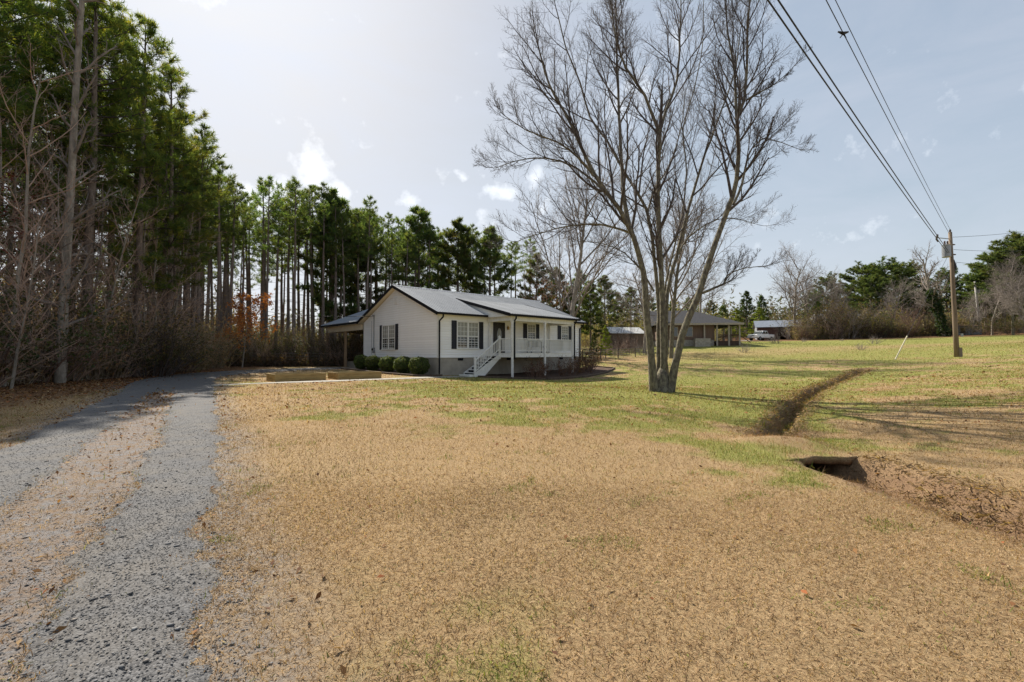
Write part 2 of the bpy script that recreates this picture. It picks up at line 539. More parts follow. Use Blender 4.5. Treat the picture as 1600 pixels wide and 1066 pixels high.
def drive_field(x, y):
    """> 0 on the gravel"""
    d, o, s = poly_dist(x, y, DRIVE)
    n = (fbm(np.asarray(x) * 1.3, np.asarray(y) * 1.3, 31, 4) - .5)
    n2 = (fbm(np.asarray(x) * 4.5, np.asarray(y) * 4.5, 33, 3) - .5)
    near = 1 - smooth01(np.asarray(y, float), 2.2, 5.5)
    hw = .355 + .24 * smooth01(np.asarray(y, float), 3, 17)
    right = hw - np.abs(o + .86)
    left = .50 - np.abs(o - .88)
    f = np.maximum(right, left)
    merged = (1.62 - np.abs(o))
    k = smooth01(np.asarray(y, float), 15.5, 22)
    f = f * (1 - k) + np.maximum(f, merged) * k
    return f + n * .30 + n2 * .26, d, o


def masks(x, y):
    x = np.asarray(x, float); y = np.asarray(y, float)
    # greener sward: damp ground round the tree and beyond the ditch
    g = .80 * np.exp(-(((x - 4.0) / 5.5) ** 2 + ((y - 13.5) / 6.0) ** 2)) + .55 * np.exp(-(((x - 14) / 9) ** 2 + ((y - 27) / 7) ** 2)) \
        + .62 * np.exp(-(((x - 3.3) / .9) ** 2 + ((y - 6.3) / 3.0) ** 2)) + .75 * smooth01(y, 28, 44) * smooth01(x, 8, 22) + .30 * np.exp(-(((x - 2) / 8) ** 2 + ((y - 24) / 4) ** 2)) + .42 * np.exp(-(((x + 4) / 6) ** 2 + ((y - 20) / 5) ** 2))
    n = fbm(x * .42, y * .42, 3, 5); n2 = fbm(x * 1.9, y * 1.9, 12, 4)
    near = 1 - smooth01(y, 3.0, 8.5)
    band = smooth01(y + (n - .5) * 9, 4, 15) * smooth01(x + .12 * y + (n2 - .5) * 4, -7, 3)
    green = smooth01(g * .62 + .12 * smooth01(y, 8, 16) + .24 * band - .20 * near + (n - .5) * .85 + (n2 - .5) * 1.15, .20, .66)
    # a band of bare dry ground across the neighbour's lawn
    dry = np.exp(-(((y - 44 - .15 * x) / 4.0) ** 2)) * smooth01(x, 6, 12)
    green = green * (1 - .6 * dry)
    # leaves under the trees
    edge = -12.6 - .26 * (y - 8) + (fbm(x * .5, y * .5, 8, 3) - .5) * 2.2
    edge = np.where(y < 8, -9.0 - .45 * y, edge)
    lit = smooth01(edge - x, -1.2, 1.0)
    lit = np.maximum(lit, smooth01(y - (37.5 + .35 * (x + 20) * (x > -20)), -.5, 2.5) * (x < 3) * (1 - smooth01(x, -2, 3)))
    lit = np.maximum(lit, smooth01(y + .1 * x, 82, 90) * (x > 3))
    dd_, oo_, _ = poly_dist(x, y, DRIVE)
    lit = np.maximum(lit, (1 - smooth01(np.abs(oo_), .35, .75)) * (dd_ < 2) * (.15 + .45 * n2) * (1 - smooth01(y, 18, 24)))
    _, dit = ditch_cut(x, y)
    dit = smooth01(dit + (n2 - .5) * .5, .12, .5)
    dit = np.maximum(dit, (1 - smooth01(np.abs(oo_), .35, .75)) * (dd_ < 2) * (.15 + .55 * n) * (1 - smooth01(y, 18, 24)))
    return green, lit, dit


def ground_material():
    m = bpy.data.materials.new('lawn_ground')
    nt, N, L, b = nodes_of(m)
    b.inputs['Roughness'].default_value = .95
    b.inputs['Specular IOR Level'].default_value = .05
    tc = N('ShaderNodeTexCoord')
    def noise(sc, det=6, ro=.65, stretch=None):
        n = N('ShaderNodeTexNoise'); n.inputs['Scale'].default_value = sc; n.inputs['Detail'].default_value = det; n.inputs['Roughness'].default_value = ro
        L(tc.outputs['Object'], n.inputs['Vector']); return n.outputs['Fac']
    def rng_(v, a, c):
        r = N('ShaderNodeMapRange'); r.inputs['From Min'].default_value = a; r.inputs['From Max'].default_value = c; L(v, r.inputs['Value']); return r.outputs['Result']
    def mixc(f, a, c):
        x = N('ShaderNodeMix'); x.data_type = 'RGBA'
        L(f, x.inputs['Factor'])
        for k, v in (('A', a), ('B', c)):
            if isinstance(v, tuple): x.inputs[k].default_value = (*v, 1)
            else: L(v, x.inputs[k])
        return x.outputs['Result']
    def attr(n):
        a = N('ShaderNodeAttribute'); a.attribute_name = n; return a.outputs['Fac']
    def math_(op, a, c):
        q = N('ShaderNodeMath'); q.operation = op
        for i, v in enumerate((a, c)):
            if isinstance(v, (int, float)): q.inputs[i].default_value = v
            else: L(v, q.inputs[i])
        return q.outputs[0]
    big = rng_(noise(.35), .35, .65); mid = rng_(noise(3.0, 7), .35, .65); fine = rng_(noise(38, 8, .75), .32, .68)
    micro = rng_(noise(95, 6, .8), .40, .60)
    thatch = mixc(mid, (.165, .105, .055), (.22, .142, .072))
    straw = mixc(big, (.41, .288, .150), (.44, .308, .165))
    dry = mixc(rng_(noise(38, 8, .75), .41, .72), thatch, straw)
    dry = mixc(math_('MULTIPLY', micro, .42), dry, (.48, .358, .205))
    grn = mixc(fine, (.105, .140, .024), (.225, .245, .058))
    grn = mixc(math_('MULTIPLY', micro, .35), grn, (.36, .30, .12))
    col = mixc(math_('MULTIPLY', attr('green'), .85), dry, grn)
    lit = mixc(fine, (.105, .058, .034), (.27, .150, .072))
    lit = mixc(math_('MULTIPLY', mid, .5), lit, (.075, .045, .030))
    col = mixc(attr('litter'), col, lit)
    dirt = mixc(fine, (.105, .064, .040), (.255, .160, .096))
    col = mixc(math_('MULTIPLY', attr('ditch'), .85), col, dirt)
    grav = mixc(rng_(noise(60, 6, .8), .35, .65), (.115, .115, .125), (.30, .29, .28))
    gsel = math_('MULTIPLY', attr('gravel'), rng_(noise(5.5, 9, .8), .33, .60))
    col = mixc(gsel, col, grav)
    L(col, b.inputs['Base Color'])
    bp = N('ShaderNodeBump'); bp.inputs['Strength'].default_value = .9; bp.inputs['Distance'].default_value = .025
    L(noise(28, 9, .75), bp.inputs['Height']); L(bp.outputs['Normal'], b.inputs['Normal'])
    return m


def build_ground():
    xs = np.unique(np.round(np.concatenate([np.arange(-420, -42, 14), np.arange(-42, -14, 1.0), np.arange(-14, 3, .18), np.arange(3, 24, .14), np.arange(24, 44, .8), np.arange(44, 430, 12)]), 4))
    ys = np.unique(np.round(np.concatenate([np.arange(-40, 0, 3), np.arange(0, 2.6, .3), np.arange(2.6, 31, .14), np.arange(31, 48, .6), np.arange(48, 110, 2), np.arange(110, 520, 14)]), 4))
    X, Y = np.meshgrid(xs, ys)
    Z = ground(X, Y)
    nx, ny = len(xs), len(ys)
    idx = np.arange(nx * ny).reshape(ny, nx)
    F = np.stack([idx[:-1, :-1], idx[:-1, 1:], idx[1:, 1:], idx[1:, :-1]], -1).reshape(-1, 4)
    g, l, d = masks(X, Y)
    f, dd, o = drive_field(X, Y)
    gr = smooth01(f, -.75, -.05) * .9
    gr = np.maximum(gr, (1 - smooth01(np.abs(o), 1.2, 1.9)) * 1.0)
    gr = np.maximum(gr, (1 - smooth01(Y, 2.4, 4.6)) * (1 - smooth01(np.abs(o - .3), 1.2, 2.4)) * .95)
    gr = gr * (dd < 4)
    me = np_mesh('ground', np.stack([X, Y, Z], -1).reshape(-1, 3), F, ground_material(), smooth=True,
                 extra={'green': g.ravel(), 'litter': l.ravel(), 'ditch': d.ravel(), 'gravel': gr.ravel()})
    o = link_mesh('ground', me)
    tag(o, 'dry tan lawn with greener patches and an eroded ditch', kind='structure')
    return o


build_ground()


def build_crossing():
    xs = np.arange(3.7, 5.41, .07); ts = np.linspace(0, 1, 22)
    X = np.repeat(xs[None], len(ts), 0)
    e = crossing_edge(xs)
    Y = e[None] + (8.5 - e)[None] * ts[:, None]
    Z = uncut(X, Y) + .012
    edge = np.minimum(np.minimum(X - 3.7, 5.4 - X) / .25, (8.5 - Y) / .3)
    Z = Z - .05 * (1 - np.clip(edge, 0, 1))
    th = (.06 + .08 * fbm(X * 3, Y * 3, 52, 3))
    ny, nx = X.shape; n = nx * ny
    V = np.concatenate([np.stack([X, Y, Z], -1).reshape(-1, 3), np.stack([X, Y + .03, Z - th], -1).reshape(-1, 3)])
    idx = np.arange(n).reshape(ny, nx)
    F = [np.stack([idx[:-1, :-1], idx[:-1, 1:], idx[1:, 1:], idx[1:, :-1]], -1).reshape(-1, 4)]
    F.append(F[0][:, ::-1] + n)
    a, b = idx[0, :-1], idx[0, 1:]
    F.append(np.stack([a, a + n, b + n, b], -1))
    g, l, d = masks(X, Y)
    low = np.concatenate([d.ravel() * .25, np.ones(n)])
    z2 = np.zeros(2 * n)
    o = link_mesh('earth_crossing', np_mesh('earth_crossing', V, np.concatenate(F), bpy.data.materials['lawn_ground'], smooth=True, extra={'green': np.concatenate([g.ravel(), np.zeros(n)]), 'litter': z2, 'ditch': low, 'gravel': z2}))
    tag(o, 'grassy earth crossing over the dark hollow of the ditch', kind='structure')


build_crossing()


def gravel_material():
    m = bpy.data.materials.new('grey_gravel')
    nt, N, L, b = nodes_of(m)
    b.inputs['Roughness'].default_value = .9; b.inputs['Specular IOR Level'].default_value = .12
    tc = N('ShaderNodeTexCoord')
    v = N('ShaderNodeTexVoronoi'); v.inputs['Scale'].default_value = 95
    L(tc.outputs['Object'], v.inputs['Vector'])
    n = N('ShaderNodeTexNoise'); n.inputs['Scale'].default_value = 2.2; n.inputs['Detail'].default_value = 7
    L(tc.outputs['Object'], n.inputs['Vector'])
    sep = N('ShaderNodeSeparateColor'); L(v.outputs['Color'], sep.inputs['Color'])
    mx = N('ShaderNodeMix'); mx.data_type = 'RGBA'
    mx.inputs['A'].default_value = (.058, .057, .058, 1); mx.inputs['B'].default_value = (.168, .165, .164, 1)
    L(sep.outputs['Red'], mx.inputs['Factor'])
    r = N('ShaderNodeMapRange'); r.inputs['From Min'].default_value = .42; r.inputs['From Max'].default_value = .72; r.inputs['To Max'].default_value = .55
    L(n.outputs['Fac'], r.inputs['Value'])
    m2 = N('ShaderNodeMix'); m2.data_type = 'RGBA'; m2.inputs['B'].default_value = (.17, .15, .125, 1)
    L(r.outputs['Result'], m2.inputs['Factor']); L(mx.outputs['Result'], m2.inputs['A'])
    L(m2.outputs['Result'], b.inputs['Base Color'])
    bp = N('ShaderNodeBump'); bp.inputs['Strength'].default_value = .6; bp.inputs['Distance'].default_value = .006; bp.invert = True
    L(v.outputs['Distance'], bp.inputs['Height']); L(bp.outputs['Normal'], b.inputs['Normal'])
    return m


def build_driveway():
    cl = resample(DRIVE, .09)
    d = np.gradient(cl, axis=0); d /= np.linalg.norm(d, axis=1)[:, None]
    nrm = np.stack([-d[:, 1], d[:, 0]], 1)
    ts = np.arange(-2.7, 2.71, .09)
    X = cl[:, None, 0] + nrm[:, None, 0] * ts[None]; Y = cl[:, None, 1] + nrm[:, None, 1] * ts[None]
    f, _, _ = drive_field(X, Y)
    Z = ground(X, Y) + np.clip(f, -.10, .07) * .32
    n, k = X.shape
    idx = np.arange(n * k).reshape(n, k)
    F = np.stack([idx[:-1, :-1], idx[1:, :-1], idx[1:, 1:], idx[:-1, 1:]], -1).reshape(-1, 4)
    fm = (f[:-1, :-1] + f[1:, :-1] + f[1:, 1:] + f[:-1, 1:]).ravel() / 4
    F = F[fm > -.09]
    used = np.unique(F); remap = -np.ones(n * k, int); remap[used] = np.arange(len(used))
    V = np.stack([X, Y, Z], -1).reshape(-1, 3)[used]
    o = link_mesh('driveway', np_mesh('driveway', V, remap[F][:, ::-1], gravel_material(), smooth=True))
    tag(o, 'two worn wheel tracks of grey gravel curving towards the house', kind='structure')


build_driveway()
# ------------------------------------------------------------------ the white house
HX, HY, HR = -4.63, 28.40, math.atan2(.674, .738)
UL, VL = 13.95, 10.6                      # length of front and gable walls
Z_SILL, Z_EAVE, PITCH_R, Z_R0 = 1.16, 3.80, .395, 4.108
VR = VL / 2
Z_RIDGE = Z_R0 + PITCH_R * VR


def hw(u, v, z=0.0):
    """house coordinates to the world"""
    c, s = math.cos(HR), math.sin(HR)
    return Vector((HX + u * c - v * s, HY + u * s + v * c, z))


house = empty('white_house', (HX, HY, 0), HR)
tag(house, 'white sided single storey house with grey metal roof and black shutters', 'house')


def share(name, me, parent, loc=None, rot=None, scale=None):
    return link_mesh(name, me, parent, loc, rot, scale)


def panel_mesh(name, w, p0, p1, rib=.042, nr=4, mat_=None):
    """ribbed metal sheet: width w along x, from point p0 (y,z) at the eave to p1 (y,z) at the top; a thin closed sheet"""
    prof = []
    step = w / nr
    for i in range(nr):
        x = i * step
        prof += [(x, 0), (x + step * .10, rib), (x + step * .22, rib), (x + step * .32, 0)]
    prof.append((w, 0))
    n = len(prof)
    ny, nz = -(p1[1] - p0[1]), (p1[0] - p0[0])
    l = math.hypot(ny, nz); ny /= l; nz /= l
    if nz < 0: ny, nz = -ny, -nz
    vs = []
    for (py, pz), off in ((p0, 0), (p1, 0), (p0, -.012), (p1, -.012)):
        vs += [(x, py + ny * (h + off), pz + nz * (h + off)) for x, h in prof]
    fs = []
    for i in range(n - 1):
        fs += [(i, i + 1, n + i + 1, n + i), (2 * n + i, 3 * n + i, 3 * n + i + 1, 2 * n + i + 1), (i, 2 * n + i, 2 * n + i + 1, i + 1)]
    me = bpy.data.meshes.new(name); me.from_pydata(vs, [], fs)
    me.materials.append(mat_ or M['roof']); me.update()
    return me


def build_house_shell():
    MB().box(.04, UL - .04, .04, VL - .04, -.6, Z_SILL).build('foundation', M['block'], house)
    wb = MB()
    zw = Z_EAVE + .05
    wb.add([(0, 0, Z_SILL + .002), (UL, 0, Z_SILL + .002), (UL, VL, Z_SILL + .002), (0, VL, Z_SILL + .002), (0, 0, zw), (UL, 0, zw), (UL, VL, zw), (0, VL, zw),
            (0, VR, Z_RIDGE - .16), (UL, VR, Z_RIDGE - .16)],
           [(0, 1, 5, 4), (2, 3, 7, 6), (3, 0, 4, 8, 7), (1, 2, 6, 9, 5), (0, 3, 2, 1), (4, 5, 9, 8), (7, 8, 9, 6)])
    wall = wb.build('wall', M['siding'], house)
    # lap siding, board by board
    ex = .162
    front = MB().add([(0, 0, 0), (UL, 0, 0), (UL, -.036, 0), (0, -.036, 0), (0, 0, ex - .036), (UL, 0, ex - .036), (UL, -.004, ex - .036), (0, -.004, ex - .036)],
                     [(0, 1, 2, 3), (4, 7, 6, 5), (3, 2, 6, 7), (0, 4, 5, 1), (0, 3, 7, 4), (1, 5, 6, 2)]).mesh('siding_board', M['siding'])
    rows = int((Z_EAVE - Z_SILL) / ex)
    for i in range(rows):
        share('siding_board', front, wall, (0, 0, Z_SILL + i * ex))
    i = 0
    while True:
        z = Z_SILL + i * ex
        v0 = max(0.0, (z + ex - (Z_R0 - .16)) / PITCH_R)
        v1 = VL - v0
        if v1 - v0 < .3: break
        b = MB().add([(0, v0, 0), (0, v1, 0), (-.036, v1, 0), (-.036, v0, 0), (0, v0, ex - .036), (0, v1, ex - .036), (-.004, v1, ex - .036), (-.004, v0, ex - .036)],
                     [(0, 3, 2, 1), (4, 5, 6, 7), (3, 7, 6, 2), (0, 1, 5, 4), (0, 4, 7, 3), (1, 2, 6, 5)])
        if v0 == 0.0:
            if i == 0: gm = b.mesh('siding_board', M['siding'])
            share('siding_board', gm, wall, (0, 0, z))
        else:
            b.build('siding_board', M['siding'], wall, loc=(0, 0, z))
        i += 1
    for (u, v) in ((0, 0), (UL, 0), (0, VL)):
        MB().box(u - .035, u + .07 if u == 0 else u + .035, v - .035 if v == 0 else v - .07, v + .07 if v == 0 else v + .035, Z_SILL - .01, Z_EAVE).build('corner_trim', M['trim'], house)
    MB().box(-.028, UL + .02, -.028, -.002, Z_SILL - .06, Z_SILL + .004).build('starter_strip', M['trim'], house)
    MB().box(-.028, -.002, 0, VL, Z_SILL - .06, Z_SILL + .004).build('starter_strip', M['trim'], house)
    # roof: deck with cream soffit under it, black edge, ribbed sheets on top
    o = .38
    def deck(v_out, v_ridge):
        z0 = Z_R0 - PITCH_R * .40; z1 = Z_RIDGE
        return MB().hexa([(-.34, v_out, z0 - .13), (UL + .34, v_out, z0 - .13), (UL + .34, v_ridge, z1 - .13), (-.34, v_ridge, z1 - .13),
                          (-.34, v_out, z0 - .02), (UL + .34, v_out, z0 - .02), (UL + .34, v_ridge, z1 - .02), (-.34, v_ridge, z1 - .02)])
    roof = deck(-.40, VR - .001).build('roof', M['cream'], house)
    deck(VL + .40, VR + .001).build('roof_deck', M['cream'], roof)
    n = 16
    w = (UL + .72) / n
    ze = Z_R0 - PITCH_R * .46
    pm = panel_mesh('roof_panel', w, (-.46, ze), (VR, Z_RIDGE))
    for k in range(n):
        share('roof_panel', pm, roof, (-.36 + k * w, 0, 0))
        share('roof_panel', pm, roof, (-.36 + (k + 1) * w, VL, 0), (0, 0, math.pi))
    MB().add([(-.40, VR - .16, Z_RIDGE - .035), (UL + .40, VR - .16, Z_RIDGE - .035), (UL + .40, VR, Z_RIDGE + .05), (-.40, VR, Z_RIDGE + .05), (-.40, VR + .16, Z_RIDGE - .035), (UL + .40, VR + .16, Z_RIDGE - .035)],
             [(0, 1, 2, 3), (3, 2, 5, 4)]).build('ridge_cap', M['roof'], roof)
    for u in (-.40, UL + .34):
        for s in (0, 1):
            f = (lambda v: v) if s == 0 else (lambda v: VL - v)
            za = Z_R0 - PITCH_R * .47
            MB().hexa([(u, f(-.47), za - .17), (u + .055, f(-.47), za - .17), (u + .055, f(VR), Z_RIDGE - .17), (u, f(VR), Z_RIDGE - .17),
                       (u, f(-.47), za + .04), (u + .055, f(-.47), za + .04), (u + .055, f(VR), Z_RIDGE + .04), (u, f(VR), Z_RIDGE + .04)]).build('rake_trim', M['fascia'], roof)
    # eave gutters; the front one is broken by the porch roof
    def gutter(u0, u1, v, z, par):
        MB().prism([(v, z), (v - .12, z), (v - .14, z + .13), (v, z + .13)], 'x', u0, u1).build('gutter', M['fascia'], par)
    ge = Z_R0 - PITCH_R * .40 - .14
    gutter(-.36, 3.62, -.405, ge, roof); gutter(10.66, UL + .36, -.405, ge, roof)
    MB().prism([(VL + .405, ge), (VL + .525, ge), (VL + .54, ge + .13), (VL + .405, ge + .13)], 'x', 9.0, UL + .36).build('gutter', M['fascia'], roof)
    # flat soffit along the front eave
    MB().box(-.33, UL + .33, -.40, -.02, Z_EAVE - .012, Z_EAVE + .012).build('soffit', M['cream'], roof)
    MB().box(-.32, UL, VL + .02, VL + .40, Z_EAVE - .012, Z_EAVE + .012).build('soffit', M['cream'], roof)
    # gable vent
    v = MB().box(-.065, -.021, VR - .24, VR + .24, 4.86, 5.36)
    vent = v.build('gable_vent', M['trim'], house)
    for k in range(5):
        MB().hexa([(-.075, VR - .19, 4.90 + k * .088), (-.066, VR - .19, 4.90 + k * .088), (-.066, VR + .19, 4.90 + k * .088), (-.075, VR + .19, 4.90 + k * .088),
                   (-.095, VR - .19, 4.94 + k * .088), (-.066, VR - .19, 4.94 + k * .088), (-.066, VR + .19, 4.94 + k * .088), (-.095, VR + .19, 4.94 + k * .088)]).build('slat', M['siding'], vent)
    # foundation vents
    for u in (1.76, 6.0, 11.6):
        g = MB().box(u - .2, u + .2, .0, .039, .92, 1.09).build('foundation_vent', M['fascia'], house)
        for k in range(3): MB().box(u - .17, u + .17, -.012, -.001, .945 + k * .05, .965 + k * .05).build('slat', M['fascia'], g)


def build_window(u0, u1, z0, z1, wall, twin, cols=3):
    """frame with sashes, panes, glazing bars; x runs along the wall, -y outwards"""
    w = u1 - u0; h = z1 - z0
    if wall == 'front': loc, rot = (u0, -.02, z0), (0, 0, 0)
    else: loc, rot = (-.02, u1, z0), (0, 0, -math.pi / 2)
    f = MB()
    fw = .07
    f.box(0, fw, -.06, .02, 0, h); f.box(w - fw, w, -.06, .02, 0, h)
    f.box(fw, w - fw, -.06, .02, h - fw, h); f.box(fw, w - fw, -.06, .02, 0, fw)
    if twin: f.box(w / 2 - .06, w / 2 + .06, -.062, .02, fw, h - fw)
    win = f.build('window', M['trim'], house, loc=loc, rot=rot)
    MB().box(-.03, w + .03, -.09, -.061, -.03, .035).build('sill', M['trim'], win)
    bays = [(fw, w / 2 - .06), (w / 2 + .06, w - fw)] if twin else [(fw, w - fw)]
    mid = h * .46
    for a, b in bays:
        MB().box(a, b, -.052, -.01, mid - .03, mid + .03).build('meeting_rail', M['trim'], win)
        up = MB().box(a, b, -.022, -.012, mid + .03, h - fw).build('pane', M['curtain'], win)
        lo = MB().box(a, b, -.012, -.002, fw, mid - .03).build('pane', M['glass'], win)
        for k in range(1, cols):
            x = a + (b - a) * k / cols
            MB().box(x - .011, x + .011, -.034, -.0225, mid + .03, h - fw).build('glazing_bar', M['trim'], win)
            MB().box(x - .009, x + .009, -.022, -.0125, fw, mid - .03).build('glazing_bar', M['trim'], win)
        for k in (1, 2):
            z = mid + .03 + (h - fw - mid - .03) * k / 3
            MB().box(a, b, -.031, -.0227, z - .011, z + .011).build('glazing_bar', M['trim'], win)
        z = (fw + mid - .03) / 2
        MB().box(a, b, -.019, -.0127, z - .009, z + .009).build('glazing_bar', M['trim'], win)
    sw = .37
    s = MB()
    s.box(0, .05, -.045, 0, 0, h + .04); s.box(sw - .05, sw, -.045, 0, 0, h + .04)
    for za, zb in ((0, .06), (h * .42, h * .42 + .06), (h - .02, h + .04)): s.box(.05, sw - .05, -.045, 0, za, zb)
    s.box(.05, sw - .05, -.018, 0, .06, h - .02)
    nsl = int(h / .07)
    for k in range(nsl):
        z = .07 + k * (h - .1) / nsl
        s.hexa([(.05, -.036, z), (sw - .05, -.036, z), (sw - .05, -.019, z), (.05, -.019, z), (.05, -.026, z + .045), (sw - .05, -.026, z + .045), (sw - .05, -.019, z + .045), (.05, -.019, z + .045)])
    me = s.mesh('shutter', M['shutter'])
    for x in (-sw - .015, w + .015):
        if wall == 'front': share('shutter', me, house, (u0 + x, -.021, z0 - .02))
        else: share('shutter', me, house, (-.021, u1 - x, z0 - .02), (0, 0, -math.pi / 2))
    return win


def build_front_porch():
    U0, U1, V0 = 4.0, 10.16, -2.42
    # shed roof laid over the main roof
    ra, rb = (-2.68, 3.93), (3.2, 5.385)
    pr = MB().hexa([(3.70, -2.62, 3.80), (10.58, -2.62, 3.80), (10.58, 3.0, 5.20), (3.70, 3.0, 5.20), (3.70, -2.62, 3.915), (10.58, -2.62, 3.915), (10.58, 3.0, 5.31), (3.70, 3.0, 5.31)]).build('porch_roof', M['cream'], house)
    n = 8; w = (10.64 - 3.64) / n
    pm = panel_mesh('roof_panel', w, ra, rb)
    for k in range(n): share('roof_panel', pm, pr, (3.64 + k * w, 0, 0))
    for u in (3.60, 10.60):
        MB().hexa([(u, -2.70, 3.76), (u + .05, -2.70, 3.76), (u + .05, 3.2, 5.23), (u, 3.2, 5.23), (u, -2.70, 3.97), (u + .05, -2.70, 3.97), (u + .05, 3.2, 5.44), (u, 3.2, 5.44)]).build('rake_trim', M['fascia'], pr)
    MB().prism([(-2.625, 3.78), (-2.745, 3.78), (-2.765, 3.91), (-2.625, 3.91)], 'x', 3.62, 10.62).build('gutter', M['fascia'], pr)
    # cheek walls above the main roof
    for u in (3.72, 10.50):
        MB().prism([(-.42, 3.80), (-2.4, 3.80), (3.0, 5.17), (3.0, 5.29)], 'x', u, u + .06).build('cheek_wall', M['trim'], pr)
    MB().box(3.74, 10.54, -2.60, -.42, 3.765, 3.795).build('porch_ceiling', M['cream'], house)
    MB().box(3.95, 10.2, -2.44, -2.28, 3.50, 3.764).build('porch_beam', M['porch_white'], house)
    for u in (3.95, 10.06): MB().box(u, u + .14, -2.28, -.05, 3.52, 3.764).build('porch_beam', M['porch_white'], house)
    # deck
    MB().box(U0 + .04, U1 - .04, V0 + .04, -.03, 1.30, 1.375).build('porch_joists', M['oak'], house)
    deck = MB().box(U0 - .02, U1 + .02, V0 - .02, V0 + .10, 1.378, 1.418)
    db = deck.build('deck_board', M['porch_white'], house)
    bm_ = MB().box(U0 - .02, U1 + .02, 0, .128, 1.378, 1.416).mesh('deck_board', M['porch_white'])
    v = V0 + .135
    while v < -.16:
        share('deck_board', bm_, house, (0, v, 0)); v += .135
    MB().box(U0, U1, V0, V0 + .039, 1.13, 1.377).build('rim_board', M['porch_white'], house)
    for u in (U0, U1 - .039): MB().box(u, u + .039, V0 + .04, -.03, 1.13, 1.377).build('rim_board', M['porch_white'], house)
    # posts down to the ground
    for u in (4.08, 7.12, 10.06):
        p = MB().box(u - .065, u + .065, -2.435 - .06, -2.435 + .06 - .002, -.5, 3.50).build('porch_post', M['porch_white'], house, bevel=.008)
        MB().box(u - .09, u + .09, -2.52, -2.35, 3.40, 3.498).build('capital', M['porch_white'], p)
    for u, v in ((4.08, -.14), (10.06, -.14)):
        MB().box(u - .05, u + .05, v - .05, v + .05, 1.42, 3.5).build('porch_post', M['porch_white'], house)
    # railings: every baluster is its own piece
    bal = MB().box(-.019, .019, -.019, .019, 0, .74).mesh('baluster', M['porch_white'])
    def rail(a, b):
        a = Vector(a); b = Vector(b); d = b - a; l = d.length
        r = MB().bar(a + Vector((0, 0, .93)), b + Vector((0, 0, .93)), .085, .05).build('handrail', M['porch_white'], house)
        MB().bar(a + Vector((0, 0, .13)), b + Vector((0, 0, .13)), .06, .05).build('bottom_rail', M['porch_white'], house)
        n = max(1, int(l / .125))
        for k in range(1, n):
            p = a + d * (k / n)
            share('baluster', bal, house, (p.x, p.y, p.z + .155))
    zf = 1.418
    rail((4.15, -2.36, zf), (7.05, -2.36, zf)); rail((7.19, -2.36, zf), (9.99, -2.36, zf))
    rail((4.06, -2.36, zf), (4.06, -1.33, zf)); rail((10.08, -2.36, zf), (10.08, -.2, zf))
    # stairs beside the wall
    ns = 7; u_top, u_bot = 4.0, 1.95; zb = -.02
    run = (u_top - u_bot) / ns; rise = (1.42 - zb) / (ns + 1)
    st = MB().prism([(u_bot - .05, -.35), (u_bot + .42, -.35), (u_top - .002, 1.06), (u_top - .002, 1.36), (u_bot - .05, .14)], 'y', -1.31, -1.27).build('stringer', M['porch_white'], house)
    MB().prism([(u_bot - .05, -.35), (u_bot + .42, -.35), (u_top - .002, 1.06), (u_top - .002, 1.36), (u_bot - .05, .14)], 'y', -.16, -.12).build('stringer', M['porch_white'], house)
    for k in range(ns):
        z = zb + (k + 1) * rise; u = u_bot + k * run
        MB().box(u - .03, u + run - .01, -1.34, -.10, z - .035, z).build('tread', M['porch_white'], house)
        MB().box(u + .03, u + .045, -1.268, -.162, z - rise + .002, z - .037).build('riser_shade', M['fascia'], house)  # stairs are open here; black sheet stands in for the shade between treads
    MB().box(1.52, 1.90, -1.30, -.14, -.30, .05).build('tread', M['porch_white'], house)
    for v in (-1.29, -.14):
        if v > -1: continue
        for u, z0, z1 in ((1.93, -.3, 1.05), (3.98, 1.0, 2.48)):
            p = MB().box(u - .055, u + .055, v - .055, v + .055, z0, z1).build('newel', M['porch_white'], house)
            MB().add([(u - .075, v - .075, z1 + .002), (u + .075, v - .075, z1 + .002), (u + .075, v + .075, z1 + .002), (u - .075, v + .075, z1 + .002), (u - .02, v - .02, z1 + .07), (u + .02, v - .02, z1 + .07), (u + .02, v + .02, z1 + .07), (u - .02, v + .02, z1 + .07), (u, v, z1 + .14)],
                     [(0, 3, 2, 1), (0, 1, 5, 4), (1, 2, 6, 5), (2, 3, 7, 6), (3, 0, 4, 7), (4, 5, 8), (5, 6, 8), (6, 7, 8), (7, 4, 8)]).build('cap', M['porch_white'], p)
        a = Vector((1.95, v, .93)); b = Vector((3.95, v, 2.36))
        MB().bar(a, b, .08, .06).build('handrail', M['porch_white'], house)
        MB().bar(a - Vector((0, 0, .70)), b - Vector((0, 0, .70)), .05, .05).build('bottom_rail', M['porch_white'], house)
        for k in range(1, 15):
            p = a + (b - a) * (k / 15)
            share('baluster', bal, house, (p.x, p.y, p.z - .73))
    # wall lamp
    l = MB().tube([(5.80, -.03, 3.30), (5.80, -.10, 3.36), (5.80, -.12, 3.30)], .012, 6)
    l.prism([(5.74, 3.06), (5.86, 3.06), (5.875, 3.24), (5.80, 3.31), (5.725, 3.24)], 'y', -.17, -.07)
    l.build('wall_lamp', mat('brass', (.30, .20, .08), None, rough=.4, metal=.8), house)


